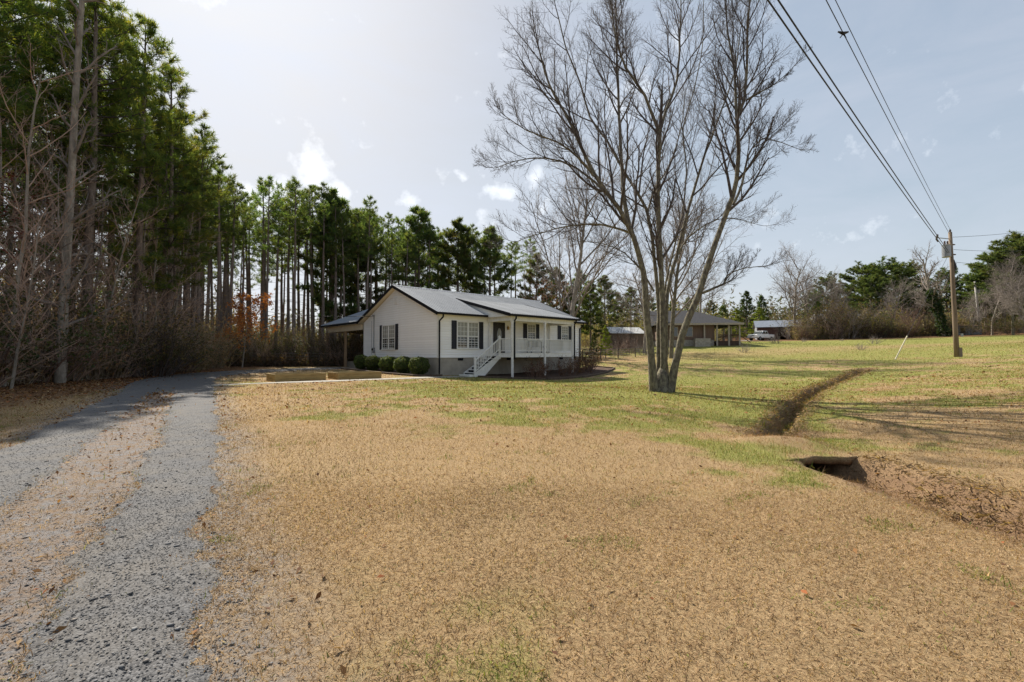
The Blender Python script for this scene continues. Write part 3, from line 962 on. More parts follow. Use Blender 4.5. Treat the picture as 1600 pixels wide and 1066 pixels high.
def build_door():
    d = MB()
    d.box(4.49, 4.57, -.075, -.021, 1.42, 3.54); d.box(5.46, 5.54, -.075, -.021, 1.42, 3.54); d.box(4.57, 5.46, -.075, -.021, 3.46, 3.54)
    fr = d.build('door_frame', M['shutter'], house)
    dr = MB().box(4.575, 5.455, -.058, -.022, 1.425, 3.455).build('door', M['door'], house)
    g = MB(); n = 20
    pts = [(5.015 + .19 * math.cos(2 * math.pi * k / n), 2.62 + .52 * math.sin(2 * math.pi * k / n)) for k in range(n)]
    g.prism(pts, 'y', -.066, -.0585)
    g.build('oval_glass', M['curtain'], dr)
    ring = MB().tube([(x, -.062, z) for x, z in pts] + [(pts[0][0], -.062, pts[0][1])], .018, 5, cap=False).build('oval_trim', M['metal_grey'], dr)
    MB().tube([(5.38, -.06, 2.42), (5.38, -.13, 2.42), (5.38, -.13, 2.30)], .016, 6).build('handle', M['metal_grey'], dr)


def downspout(pts, par):
    MB().tube(pts, .055, 4).build('downspout', M['fascia'], par)


def build_rear_wing():
    """open covered porch behind the gable, its roof running back from the house"""
    v0, v1 = VL + .42, 18.95
    zr = Z_RIDGE - .02
    def deck(u_out, u_r):
        z0 = Z_R0 - PITCH_R * .40
        return MB().hexa([(u_out, v0, z0 - .13), (u_out, v1 - .05, z0 - .13), (u_r, v1 - .05, zr - .13), (u_r, v0, zr - .13),
                          (u_out, v0, z0 - .02), (u_out, v1 - .05, z0 - .02), (u_r, v1 - .05, zr - .02), (u_r, v0, zr - .02)])
    r = deck(-.36, 5.299).build('rear_porch_roof', M['cream'], house)
    deck(10.96, 5.301).build('roof_deck', M['cream'], r)
    n = 9; w = (v1 - v0) / n
    pm = panel_mesh('roof_panel', w, (.46, Z_R0 - PITCH_R * .46), (-VR, Z_RIDGE))
    # panel runs along x; turn it so that x follows the wing and its eave faces away from the house
    for k in range(n):
        share('roof_panel', pm, r, (0, v0 + k * w, 0), (0, 0, math.pi / 2))
        share('roof_panel', pm, r, (10.6, v0 + (k + 1) * w, 0), (0, 0, -math.pi / 2))
    z0 = Z_R0 - PITCH_R * .47
    MB().prism([(-.41, z0 - .16), (-.53, z0 - .16), (-.55, z0 - .02), (-.41, z0 - .02)], 'y', VL + .40, v1 + .02).build('gutter', M['fascia'], r)
    for f in (lambda u: u, lambda u: 10.6 - u):
        MB().hexa([(f(-.47), v1, z0 - .15), (f(-.47), v1 + .05, z0 - .15), (f(VR), v1 + .05, Z_RIDGE - .17), (f(VR), v1, Z_RIDGE - .17),
                   (f(-.47), v1, z0 + .04), (f(-.47), v1 + .05, z0 + .04), (f(VR), v1 + .05, Z_RIDGE + .04), (f(VR), v1, Z_RIDGE + .04)]).build('rake_trim', M['fascia'], r)
    MB().box(-.30, 10.9, VL + .45, v1 - .08, 3.735, 3.762).build('porch_ceiling', M['cream'], house)
    MB().box(-.06, .12, VL + .42, 18.60, 3.28, 3.734).build('porch_beam', M['cream'], house)
    MB().box(.122, 10.6, 18.42, 18.60, 3.28, 3.734).build('porch_beam', M['cream'], house)
    for u, v in ((.03, 14.3), (.03, 18.48), (5.2, 18.48), (10.4, 18.48)):
        MB().box(u - .09, u + .09, v - .09, v + .09, -.2, 3.278).build('porch_post', M['oak'], house, bevel=.01)
    MB().box(.55, 10.7, VL + .02, 18.8, -.3, .68).build('porch_slab', M['concrete'], house, bevel=.02)
    # a little white-trimmed gable above the far end is closed with boards
    MB().prism([(-.1, 3.74), (10.7, 3.74), (5.3, 5.9)], 'y', 18.66, 18.74).build('end_gable', M['siding'], house)


def build_meter():
    m = MB().tube([(-.09, 8.7, 1.55), (-.09, 8.7, 4.20)], .032, 8).build('service_mast', M['metal_grey'], house)
    MB().tube([(-.09, 8.7, 4.20), (-.11, 8.7, 4.30), (-.20, 8.7, 4.30), (-.22, 8.7, 4.22)], [.045, .06, .06, .05], 8).build('weatherhead', M['metal_grey'], m)
    MB().box(-.16, -.022, 8.60, 8.84, 1.42, 1.82).build('meter_box', M['metal_grey'], house, bevel=.015)
    MB().tube([(-.16, 8.72, 1.68), (-.23, 8.72, 1.68)], [.09, .08], 12).build('meter_dial', M['glass'], house)
    MB().tube([(-.05, 9.15, 1.3), (-.05, 9.15, 3.9)], .014, 6).build('conduit', M['metal_grey'], house)


build_house_shell()
build_window(1.40, 3.20, 1.69, 3.48, 'front', True)
build_window(7.74, 8.63, 2.38, 3.56, 'front', False)
build_window(11.50, 12.36, 2.38, 3.56, 'front', False)
build_window(5.40, 7.40, 1.67, 3.46, 'gable', True)
build_door()
build_front_porch()
build_rear_wing()
build_meter()
downspout([(.10, -.46, 3.82), (.10, -.44, 3.66), (.06, -.09, 3.42), (.06, -.09, .12), (-.05, -.30, .03)], house)
downspout([(4.20, -2.68, 3.79), (4.20, -2.66, 3.64), (4.185, -2.53, 3.50), (4.185, -2.53, 1.0)], house)
downspout([(10.2, -2.68, 3.79), (10.2, -2.66, 3.64), (10.175, -2.53, 3.50), (10.175, -2.53, 1.0)], house)
downspout([(13.80, -.46, 3.82), (13.80, -.44, 3.66), (13.80, -.09, 3.42), (13.80, -.09, .15)], house)

# bench on the porch
bench = empty('porch_bench', hw(8.15, -.62, 1.42), HR)
tag(bench, 'dark wooden slatted bench on the front porch below the window', 'bench')
for x in (-.75, .75):
    for y in (-.22, .22): MB().box(x - .03, x + .03, y - .03, y + .03, 0, .84 if y > 0 else .42).build('leg', M['door'], bench)
MB().box(-.82, .82, -.26, .19, .42, .46).build('seat', M['door'], bench)
MB().box(-.72, .72, .20, .24, .80, .87).build('top_rail', M['door'], bench)
for k in range(12): MB().box(-.68 + k * .12, -.62 + k * .12, .205, .23, .462, .798).build('slat', M['door'], bench)

# ------------------------------------------------------------------ round shrubs along the gable
def shrub_ball(seed, r=.60, n=5200):
    g = np.random.default_rng(seed)
    d = g.normal(size=(n, 3)); d /= np.linalg.norm(d, axis=1)[:, None]
    lump = 1 + .05 * np.sin(d[:, 0] * 3.1 + 2 * seed) + .07 * np.sin(d[:, 0] * 7 + seed) * np.cos(d[:, 1] * 6 + 2 * seed) + .05 * np.sin(d[:, 2] * 9 + seed)
    rad = r * lump * (1 - .16 * g.random(n) ** 2) * (1 + (g.random(n) < .05) * .10 * g.random(n))
    c = d * rad[:, None] * np.array([1, 1, .94])
    c[:, 2] += r * .97
    nrm = d + g.normal(size=(n, 3)) * .55; nrm /= np.linalg.norm(nrm, axis=1)[:, None]
    a = np.cross(nrm, g.normal(size=(n, 3))); a /= np.linalg.norm(a, axis=1)[:, None]
    b = np.cross(nrm, a)
    s = (.020 + .016 * g.random(n))[:, None]
    V = np.stack([c - a * s * 1.3, c + b * s * .75, c + a * s * 1.3, c - b * s * .75], 1).reshape(-1, 3)
    F = np.arange(4 * n).reshape(n, 4)
    base = np.array([(.065, .105, .028), (.105, .150, .038), (.165, .195, .055), (.045, .075, .024)])
    t = base[g.choice(4, n, p=[.4, .35, .1, .15])] * (.8 + .4 * g.random((n, 1)))
    return V, F, np.repeat(t, 4, 0)


shrub_meshes = []
for s in range(2):
    V, F, T = shrub_ball(40 + s)
    f = np_mesh('foliage', V, F, M['leaf'], tint=T)
    st = MB()
    for k in range(7):
        a = k * .9
        st.tube([(0, 0, -.12), (.15 * math.cos(a), .15 * math.sin(a), .3), (.36 * math.cos(a), .36 * math.sin(a), .75)], [.03, .018, .006], 5)
    # dense twiggy heart
    gg = random.Random(s)
    for k in range(170):
        d = Vector((gg.gauss(0, 1), gg.gauss(0, 1), gg.gauss(0, 1))).normalized()
        p = Vector((0, 0, .55)) + d * .12
        st.bar(p, p + d * .40, .035, .035)
    shrub_meshes.append((f, st.mesh('stem', M['twig'])))
names5 = ['round clipped evergreen shrub nearest the front downspout', 'round clipped evergreen shrub second from the front downspout', 'round clipped evergreen shrub in the middle of the gable row',
          'round clipped evergreen shrub second from the rear porch post', 'round clipped evergreen shrub nearest the rear porch post']
for k, (v, sc) in enumerate(((.55, 1.02), (2.55, 1.0), (4.6, .98), (6.8, 1.0), (8.85, .95))):
    p = hw(-1.0, v); p.z = gz(p.x, p.y) + .03
    r = empty('round_shrub', p, k * 1.3); r.scale = (sc * (1 + .05 * math.sin(k * 2.1)), sc * (1 - .04 * math.cos(k * 1.7)), sc * (1 + .06 * math.sin(k * 3.3)))
    tag(r, names5[k], 'shrub', 'clipped round shrubs along the gable wall')
    share('foliage', shrub_meshes[k % 2][0], r); share('stem', shrub_meshes[k % 2][1], r)

# mulch bed and timber edging along the gable
def draped_strip(name, poly, mat_, lift, parent=None, n=40, kind='structure', label=None, thick=0.0):
    """fills the polygon (list of world xy) with a fine sheet that follows the ground"""
    xs = [p[0] for p in poly]; ys = [p[1] for p in poly]
    st = .22
    gx = np.arange(min(xs), max(xs) + st, st); gy = np.arange(min(ys), max(ys) + st, st)
    X, Y = np.meshgrid(gx, gy)
    ins = np.zeros(X.shape, bool)
    j = len(poly) - 1
    for i in range(len(poly)):
        xi, yi = poly[i]; xj, yj = poly[j]
        ins ^= ((yi > Y) != (yj > Y)) & (X < (xj - xi) * (Y - yi) / (yj - yi + 1e-12) + xi)
        j = i
    Z = ground(X, Y) + lift + (fbm(X * 3, Y * 3, 77, 3) - .5) * thick
    k = X.shape[1]; idx = np.arange(X.size).reshape(X.shape)
    F = np.stack([idx[:-1, :-1], idx[:-1, 1:], idx[1:, 1:], idx[1:, :-1]], -1).reshape(-1, 4)
    F = F[ins.ravel()[F].sum(1) >= 3]
    used = np.unique(F); rm = -np.ones(X.size, int); rm[used] = np.arange(len(used))
    o = link_mesh(name, np_mesh(name, np.stack([X, Y, Z], -1).reshape(-1, 3)[used], rm[F], mat_, smooth=True), parent)
    if kind: tag(o, label, kind=kind)
    return o


def xy(u, v):
    p = hw(u, v); return (p.x, p.y)


draped_strip('mulch_bed', [xy(.02, -.35), xy(.02, 10.3), xy(-1.75, 10.6), xy(-1.8, -.1), xy(-1.2, -.5)], M['mulch'], .03, thick=.05, label='dark mulch under the round shrubs')
draped_strip('mulch_bed', [xy(1.9, -1.4), xy(1.9, -.05), xy(13.9, -.05), xy(15.8, .3), xy(15.6, -2.2), xy(12.0, -3.9), xy(8.0, -5.0), xy(5.0, -4.6), xy(3.4, -3.2)], M['mulch'], .03, thick=.06, label='dark mulch below the front porch')


def edging(name, pts, label):
    e = empty(name, (*pts[0], gz(*pts[0])))
    tag(e, label, 'edging')
    o = Vector((*pts[0], gz(*pts[0])))
    for a, b in zip(pts[:-1], pts[1:]):
        A = Vector((*a, gz(*a) + .055)) - o; B = Vector((*b, gz(*b) + .055)) - o
        d = (B - A).normalized() * .012
        MB().bar(A + d, B - d, .13, .13).build('timber', M['timber'], e, bevel=.015)


edging('timber_edging', [xy(-1.80, 10.6), xy(-1.82, 8.2), xy(-1.84, 5.8), xy(-1.85, 3.4), xy(-1.86, 1.2), xy(-1.80, -.2), xy(-.9, -.62), xy(.0, -.50)], 'weathered timber edging in front of the round shrubs')
edging('timber_edging', [xy(1.95, -1.55), xy(3.4, -3.25), xy(5.0, -4.65), xy(6.6, -4.95), xy(8.1, -5.02), xy(10.1, -4.5), xy(12.1, -3.95), xy(13.9, -3.1), xy(15.65, -2.2), xy(15.85, .3)], 'dark timber edging curving round the bed below the porch')

# concrete walk from the drive to the steps
walk = empty('front_walk', hw(-7.8, -4.2)); walk['kind'] = 'structure'
wo = Vector(walk.location)
pts = resample([xy(-12.0, -.55), xy(-9.0, -.95), xy(-6.0, -1.2), xy(-3.0, -1.35), xy(-.6, -1.3), xy(1.45, -1.0)], 1.2)
for a, b in zip(pts[:-1], pts[1:]):
    d = Vector((*(b - a), 0)).normalized(); s = Vector((-d.y, d.x, 0)) * .42
    A = Vector((*a, 0)) + d * .008; B = Vector((*b, 0)) - d * .008
    q = []
    for zoff in (-.12, .02):
        for p in (A - s, B - s, B + s, A + s): q.append(Vector((p.x, p.y, gz(p.x, p.y) + zoff)) - wo)
    MB().hexa(q).build('slab', M['concrete'], walk)

# raised beds
def raised_bed(corner_xy, length, width, label):
    x, y = corner_xy
    z = gz(x, y)
    b = empty('raised_bed', (x, y, z), HR)
    tag(b, label, 'planter', 'raised timber beds beside the walk')
    t = .05
    for k in range(2):
        z0, z1 = -.10 + k * .235, .13 + k * .235
        MB().box(0, length, 0, t, z0, z1).build('plank', M['bed_wood'], b, bevel=.006)
        MB().box(0, length, width - t, width, z0, z1).build('plank', M['bed_wood'], b, bevel=.006)
        MB().box(0, t - .002, t + .001, width - t - .001, z0 + .001, z1 - .001).build('plank', M['bed_wood'], b, bevel=.006)
        MB().box(length - t + .002, length, t + .001, width - t - .001, z0 + .001, z1 - .001).build('plank', M['bed_wood'], b, bevel=.006)
    for x_ in (t, length - t - .08):
        for y_ in (t, width - t - .08): MB().box(x_ + .001, x_ + .08, y_ + .001, y_ + .08, -.1, .355).build('corner_post', M['bed_wood'], b)
    MB().box(t + .09, length - t - .09, t + .002, width - t - .002, 0, .27).build('soil', M['soil'], b)


raised_bed((-11.5, 22.1), 2.45, 1.5, 'raised timber bed nearer the gravel drive')
raised_bed((-9.15, 24.0), 2.45, 1.5, 'raised timber bed nearer the house')
# ------------------------------------------------------------------ utility pole and lines
PB = Vector((33.9, 34.7, 0)); PB.z = gz(PB.x, PB.y)
PT = at(1484.5, 363, 34.7)
pole = empty('utility_pole', PB)
tag(pole, 'tall leaning wooden utility pole with a grey transformer', 'utility pole')
up = (PT - PB)


def pp(t, dx=0.0, dy=0.0, dz=0.0):
    return up * t + Vector((dx, dy, dz))


MB().tube([pp(-.05), pp(.25), pp(.6), pp(1.0)], [.17, .155, .135, .115], 14).build('pole_shaft', M['pole'], pole, smooth=True)
MB().tube([pp(-.02, .10, -.20), pp(.075, .10, -.20)], .11, 8).build('cable_guard', mat('guard_grey', (.22, .17, .13), (.15, .12, .1), 8), pole)
MB().box(.02, .22, -.33, -.31, 1.55, 1.78).build('pole_plate', M['metal_grey'], pole)
tz = up.z * .845
tc_ = up * .845 + Vector((-.46, -.10, 0))
tr = MB().tube([tc_ + Vector((0, 0, -.48)), tc_ + Vector((0, 0, -.44)), tc_ + Vector((0, 0, .40)), tc_ + Vector((0, 0, .44)), tc_ + Vector((0, 0, .48))], [.24, .27, .27, .29, .22], 18)
trans = tr.build('transformer', M['metal_grey'], pole, smooth=False)
for dx in (-.12, .10):
    MB().tube([tc_ + Vector((dx, 0, .47)), tc_ + Vector((dx, 0, .56)), tc_ + Vector((dx, 0, .62)), tc_ + Vector((dx, 0, .70)), tc_ + Vector((dx, 0, .78))], [.05, .075, .045, .07, .03], 8).build('bushing', mat('porcelain', (.10, .07, .06), None, rough=.3), trans)
MB().bar(tc_ + Vector((.20, 0, .2)), pp(.845, 0, 0, .2), .08, .08).build('bracket', M['metal_grey'], pole)
MB().bar(tc_ + Vector((.20, 0, -.2)), pp(.845, 0, 0, -.2), .08, .08).build('bracket', M['metal_grey'], pole)
a_ = pp(.945)
MB().bar(a_, a_ + Vector((-1.15, -.15, .06)), .05, .05).build('bracket', M['metal_grey'], pole)
MB().tube([a_ + Vector((-1.12, -.15, .32)), a_ + Vector((-1.16, -.15, .16)), a_ + Vector((-1.22, -.15, -.05)), a_ + Vector((-1.10, -.15, -.26))], [.05, .08, .06, .04], 8).build('fuse_cutout', mat('cutout', (.06, .05, .05), None, rough=.4), pole)
MB().tube([pp(1.0), pp(1.0, 0, 0, .12), pp(1.0, 0, 0, .22)], [.05, .075, .04], 8).build('insulator', mat('insulator', (.08, .06, .055), None, rough=.3), pole)
for t, dx in ((.90, .20), (.82, .22), (.745, .22)):
    MB().tube([pp(t, .10), pp(t, dx), pp(t, dx + .12)], [.03, .06, .04], 8).build('insulator', mat('insulator_s', (.08, .06, .055), None, rough=.3), pole)
MB().tube([pp(.78, .17), pp(.72, .24), pp(.68, .18)], [.03, .11, .05], 8).build('splice_box', M['wire'], pole)


def wire(a, b, sag, rad, label, name='power_line', group=None, n=40):
    a = Vector(a); b = Vector(b)
    pts = [a + (b - a) * (k / n) + Vector((0, 0, -4 * sag * (k / n) * (1 - k / n))) for k in range(n + 1)]
    o = empty(name, a)
    o['label'] = label; o['category'] = 'power line'
    if group: o['group'] = group
    MB().tube([p - a for p in pts], rad, 5).build('cable', M['wire'], o, smooth=True)
    return o, pts


def through(a, px, py, y, k=1.75):
    """far end of a line that leaves a and passes over the point seen at px, py"""
    q = at(px, py, y)
    return Vector(a) + (q - Vector(a)) * k


LG = 'overhead lines between the poles'
ta = PB + pp(.83, -.25); tb = PB + pp(.83, -.10)
wire(ta, through(ta, 1215, 0, 10.3), .35, .019, 'heavier black overhead line, lower of the close pair left of the pole', group=LG)
wire(tb, through(tb, 1229, 0, 10.4), .32, .019, 'heavier black overhead line, upper of the close pair left of the pole', group=LG)
tcn = PB + pp(.985, -.05); td = PB + pp(1.0, 0, 0, .22)
_, wp = wire(tcn, through(tcn, 1299, 0, 12.0), .30, .012, 'thin overhead line carrying a small dark clamp', group=LG)
wire(td, through(td, 1313, 0, 12.1), .30, .010, 'thinnest overhead line running to the very top of the pole', group=LG)
best = min(wp, key=lambda p: abs((p.x / p.y) * FPX + 800 - 1330))
cl = empty('line_clamp', best)
tag(cl, 'small dark clamp hanging on a thin overhead line', 'line clamp')
MB().tube([(-.16, 0, .05), (0, 0, 0), (.16, .02, .06)], [.02, .05, .02], 6).build('clamp_body', M['wire'], cl)
MB().tube([(-.10, 0, -.13), (0, 0, 0), (.08, 0, -.14)], [.012, .03, .012], 6).build('jaw', M['wire'], cl)
for k, (t, ye, s) in enumerate(((.96, 358, .25), (.86, 386, .35), (.76, 411, .35))):
    a = PB + pp(t, .2)
    b = at(1600, ye, 43.0)
    wire(a, a + (b - a) * 2.0, s, .014, ['upper of three thin lines running from the pole to the hill', 'middle of three thin lines running from the pole to the hill', 'lowest of three thin lines running from the pole to the hill'][k], group='thin lines running to the hill')
an = Vector((28.6, 34.0, 0)); an.z = gz(an.x, an.y)
ga = PB + pp(.86)
o, gp = wire(an, ga, 0.0, .012, 'guy wire stayed from the pole to the lawn', name='guy_wire')
o['category'] = 'guy wire'
d = (ga - an).normalized()
MB().tube([d * .02, d * 2.1], [.045, .04], 8).build('guy_guard', mat('guard_pale', (.62, .56, .40), (.5, .45, .33), 4), o)

# far pole on the hill
fp = at(1532, 502, 88); fp.z = gz(fp.x, fp.y)
p2 = empty('utility_pole', fp)
tag(p2, 'thin pale utility pole standing behind the small shed', 'utility pole')
tp = at(1523, 440, 88) - fp
MB().tube([(0, 0, -.3), tp], [.24, .16], 8).build('pole_shaft', mat('pole_pale', (.36, .34, .31), (.26, .24, .22), 2), p2, smooth=True)
MB().box(tp.x + .05, tp.x + .9, -.1, .1, tp.z - 2.3, tp.z - 1.6).build('lamp_head', M['metal_grey'], p2)
MB().tube([(tp.x, 0, tp.z - 1.7), (tp.x + .3, 0, tp.z - 1.6)], .06, 6).build('bracket', M['metal_grey'], p2)

# service drop from the gable into the wood
sa = hw(-.2, 8.7, 4.22)
o, _ = wire(sa, at(388, 482, 47.0), .30, .018, 'service cable running from the gable mast into the pines', name='service_cable')
o['category'] = 'cable'

# ------------------------------------------------------------------ fences
def fence(name, a, b, n, hgt, label, rail=False, pm='oak'):
    a = Vector(a); b = Vector(b)
    A = Vector((a.x, a.y, gz(a.x, a.y)))
    f = empty(name, A)
    tag(f, label, 'fence')
    tops = []
    for k in range(n + 1):
        p = a + (b - a) * (k / n); p = Vector((p.x, p.y, gz(p.x, p.y)))
        MB().tube([p - A - Vector((0, 0, .3)), p - A + Vector((random.uniform(-.03, .03), 0, hgt + random.uniform(-.06, .1)))], .055, 7).build('post', M[pm], f)
        tops.append(p - A)
    for j in range(5):
        h = hgt * (.12 + .2 * j)
        MB().tube([t + Vector((0, -.06, h)) for t in tops], .012 if not rail else .03, 4).build('wire', M['metal_grey'], f)
    return f


fence('wire_fence', (-27.0, 38.6, 0), (-12.6, 41.2, 0), 8, 1.25, 'post and wire fence overgrown with brown vines along the pines')
fence('wire_fence', (7.2, 46.5, 0), (17.0, 49.5, 0), 5, 1.05, 'low wire fence beyond the right end of the white house', pm='timber')

# ------------------------------------------------------------------ neighbour's house
M['n_roof'] = mat('dark_shingle', (.045, .045, .05), (.075, .074, .076), 7, .95, bump=.5, bscale=20, spec=.05)
M['n_wall'] = mat('brown_board', (.20, .135, .10), (.13, .088, .066), 3, .9, stretch=(4, 4, .3))
M['n_stone'] = mat('pale_stone', (.44, .40, .34), (.27, .24, .20), 4, .95, bump=.5, bscale=10)
M['n_trim'] = mat('weathered_trim', (.42, .37, .30), (.32, .28, .22), 4, .8)
M['n_rail'] = mat('dark_rail', (.10, .062, .045), (.06, .04, .03), 4, .9)
nx, ny = 21.4, 58.0
nb = empty('neighbour_house', (nx, ny, gz(nx, ny) - .05), R(-9))
tag(nb, 'brown neighbouring house with dark shingle roof and a railed porch', 'house')
MB().box(-2.6, 4.2, 0, 9.5, .9, 3.0).build('wall', M['n_wall'], nb)
MB().box(-2.55, 4.15, .05, 9.45, -1.0, .9).build('foundation', M['n_stone'], nb)
rf = MB().add([(-3.2, -.7, 2.95), (7.4, -.7, 2.95), (7.4, 10.1, 2.95), (-3.2, 10.1, 2.95), (-3.2, 4.7, 5.05), (2.4, 4.7, 5.05), (-3.2, -.7, 2.80), (7.4, -.7, 2.80), (7.4, 10.1, 2.80), (-3.2, 10.1, 2.80)],
              [(0, 1, 5, 4), (1, 2, 5), (2, 3, 4, 5), (3, 0, 4), (0, 6, 7, 1), (1, 7, 8, 2), (2, 8, 9, 3), (3, 9, 6, 0), (6, 9, 8, 7)]).build('roof', M['n_roof'], nb)
MB().box(-3.25, 7.45, -.76, -.702, 2.74, 2.98).build('fascia', M['n_trim'], rf)
MB().box(7.402, 7.46, -.70, 10.1, 2.74, 2.98).build('fascia', M['n_trim'], rf)
MB().box(4.2, 7.1, -.3, 9.2, .55, .75).build('porch_floor', M['n_rail'], nb)
for x, y in ((4.4, -.3), (5.8, -.3), (7.05, -.3), (7.05, 3.0), (7.05, 6.2), (2.9, -.3)):
    MB().box(x - .09, x + .09, y - .09, y + .09, -.8, 2.80).build('porch_post', M['n_trim'], nb)
MB().box(4.3, 7.1, -.36, -.30, 1.45, 1.56).build('handrail', M['n_rail'], nb)
MB().box(7.06, 7.12, -.2, 9.2, 1.45, 1.56).build('handrail', M['n_rail'], nb)
for k in range(18): MB().box(4.4 + k * .15, 4.47 + k * .15, -.35, -.31, .75, 1.45).build('baluster', M['n_rail'], nb)
MB().box(4.25, 7.15, -.30, -.24, -.7, .55).build('lattice', M['n_rail'], nb)
for k in range(5): MB().box(7.2 + k * .28, 7.5 + k * .28, .2, 1.3, .52 - k * .18, .58 - k * .18).build('step', M['n_rail'], nb)
MB().bar((7.15, .2, 1.5), (8.5, .2, .55), .08, .08).build('handrail', M['n_rail'], nb)
for x0, x1, z0, z1 in ((-1.2, -.3, 1.4, 2.5), (.5, 1.5, 1.4, 2.5)):
    w_ = MB().box(x0 - .08, x1 + .08, -.05, -.001, z0 - .08, z1 + .08).build('window', M['n_trim'], nb)
    MB().box(x0, x1, -.06, -.051, z0, z1).build('pane', M['glass'], w_)
w_ = MB().box(4.201, 4.26, 2.4, 3.5, 1.3, 2.5).build('window', M['n_trim'], nb); MB().box(4.262, 4.27, 2.5, 3.4, 1.4, 2.4).build('pane', M['curtain'], w_)
MB().box(4.201, 4.25, .8, 1.7, .76, 2.75).build('door', M['trim'], nb)
MB().box(1.6, 3.4, -1.2, -.31, -.9, 1.05).build('planter_wall', M['n_stone'], nb)
MB().box(-2.2, -1.5, -.5, -.001, -1.0, 4.6).build('chimney', M['n_wall'], nb)

# white shed
sx, sy = 15.7, 62.0
sh = empty('metal_shed', (sx, sy, gz(sx, sy) - .1), R(14))
tag(sh, 'low pale metal shed with a white roof behind the garden fence', 'shed')
M['shed_wall'] = mat('shed_wall', (.48, .50, .54), (.36, .38, .42), 2, .6)
M['shed_side'] = mat('shed_side', (.23, .18, .14), (.14, .11, .09), 3, .8, stretch=(3, 3, .4))
MB().box(-3.2, 1.6, -1.6, 1.6, -.3, 2.0).build('side_wall', M['shed_side'], sh)
MB().prism([(-1.62, -.3), (1.62, -.3), (1.62, 2.0), (0, 2.75), (-1.62, 2.0)], 'x', 1.602, 1.68).build('end_wall', M['shed_wall'], sh)
for s in (-1, 1):
    MB().hexa([(-3.4, s * 1.85, 1.88), (1.85, s * 1.85, 1.88), (1.85, 0, 2.76), (-3.4, 0, 2.76), (-3.4, s * 1.85, 1.94), (1.85, s * 1.85, 1.94), (1.85, 0, 2.83), (-3.4, 0, 2.83)]).build('roof', mat('white_roof', (.66, .66, .64), (.5, .5, .48), 2, .5), sh)
MB().box(1.681, 1.70, -.5, .5, -.2, 1.8).build('door', M['metal_grey'], sh)

# grey barn with open bays
bx, by = 55.5, 95.0
bn = empty('barn', (bx, by, gz(bx, by) - .05), R(-24))
tag(bn, 'grey and brown barn with metal roof beside the white pickup', 'barn')
M['barn_grey'] = mat('barn_grey', (.25, .26, .28), (.18, .19, .21), 2, .7)
M['barn_brown'] = mat('barn_brown', (.11, .062, .05), (.07, .04, .034), 3, .9, stretch=(4, 4, .4))
MB().prism([(-2.9, -.4), (2.9, -.4), (2.9, 2.6), (0, 3.9), (-2.9, 2.6)], 'x', -4.05, -3.95).build('end_wall', M['barn_grey'], bn)
MB().box(-3.949, 4, 2.7, 2.85, -.4, 2.6).build('rear_wall', M['barn_brown'], bn)
MB().box(-3.949, -.4, -2.9, -2.8, -.4, 2.55).build('side_wall', M['barn_brown'], bn)
MB().box(1.2, 1.9, -2.9, -2.8, -.4, 2.55).build('side_wall', M['barn_grey'], bn)
MB().box(3.9, 4.0, -2.8, 2.7, -.4, 2.55).build('far_wall', M['barn_brown'], bn)
for x in (-.35, 1.15, 3.95): MB().box(x - .1, x + .1, -2.95, -2.75, -.4, 2.6).build('post', M['barn_brown'], bn)
for s in (-1, 1):
    MB().hexa([(-4.4, s * 3.3, 2.42), (4.4, s * 3.3, 2.42), (4.4, 0, 3.92), (-4.4, 0, 3.92), (-4.4, s * 3.3, 2.50), (4.4, s * 3.3, 2.50), (4.4, 0, 4.0), (-4.4, 0, 4.0)]).build('roof', mat('barn_roof', (.30, .33, .37), (.22, .24, .28), 2, .4, metal=.4), bn)

# small grey shed at the far side of the field
gx_, gy_ = 87.0, 88.0
gs = empty('field_shed', (gx_, gy_, gz(gx_, gy_) - .1), R(8))
tag(gs, 'small grey block shed with a rusty roof across the field', 'shed')
MB().box(-2.6, 2.6, -1.5, 1.5, -.4, 1.75).build('wall', M['barn_grey'], gs)
MB().hexa([(-2.9, -1.8, 1.66), (2.9, -1.8, 1.66), (2.9, 1.8, 2.15), (-2.9, 1.8, 2.15), (-2.9, -1.8, 1.75), (2.9, -1.8, 1.75), (2.9, 1.8, 2.25), (-2.9, 1.8, 2.25)]).build('roof', mat('rust_roof', (.22, .12, .08), (.30, .22, .17), 2, .8), gs)
MB().box(-2.2, -1.3, -1.53, -1.501, -.3, 1.4).build('door', M['fascia'], gs)

# low pale house half hidden by the brush
hx_, hy_ = 72.0, 98.0
ph = empty('hidden_house', (hx_, hy_, gz(hx_, hy_)), R(-5))
tag(ph, 'grey roofed house half hidden behind the bare brush', 'house')
MB().box(-7, 7, -3, 4, -.3, 2.7).build('wall', M['shed_wall'], ph)
MB().add([(-7.6, -3.6, 2.6), (7.6, -3.6, 2.6), (7.6, 4.6, 2.6), (-7.6, 4.6, 2.6), (-6, .5, 5.0), (6, .5, 5.0)], [(0, 1, 5, 4), (1, 2, 5), (2, 3, 4, 5), (3, 0, 4), (3, 2, 1, 0)]).build('roof', mat('hidden_roof', (.24, .23, .22), (.17, .16, .155), 3, .9), ph)
for x in (-4.5, -.5, 3.5):
    w_ = MB().box(x, x + 1.2, -3.06, -3.001, 1.0, 2.2).build('window', M['trim'], ph); MB().box(x + .08, x + 1.12, -3.07, -3.061, 1.08, 2.12).build('pane', M['glass'], w_)

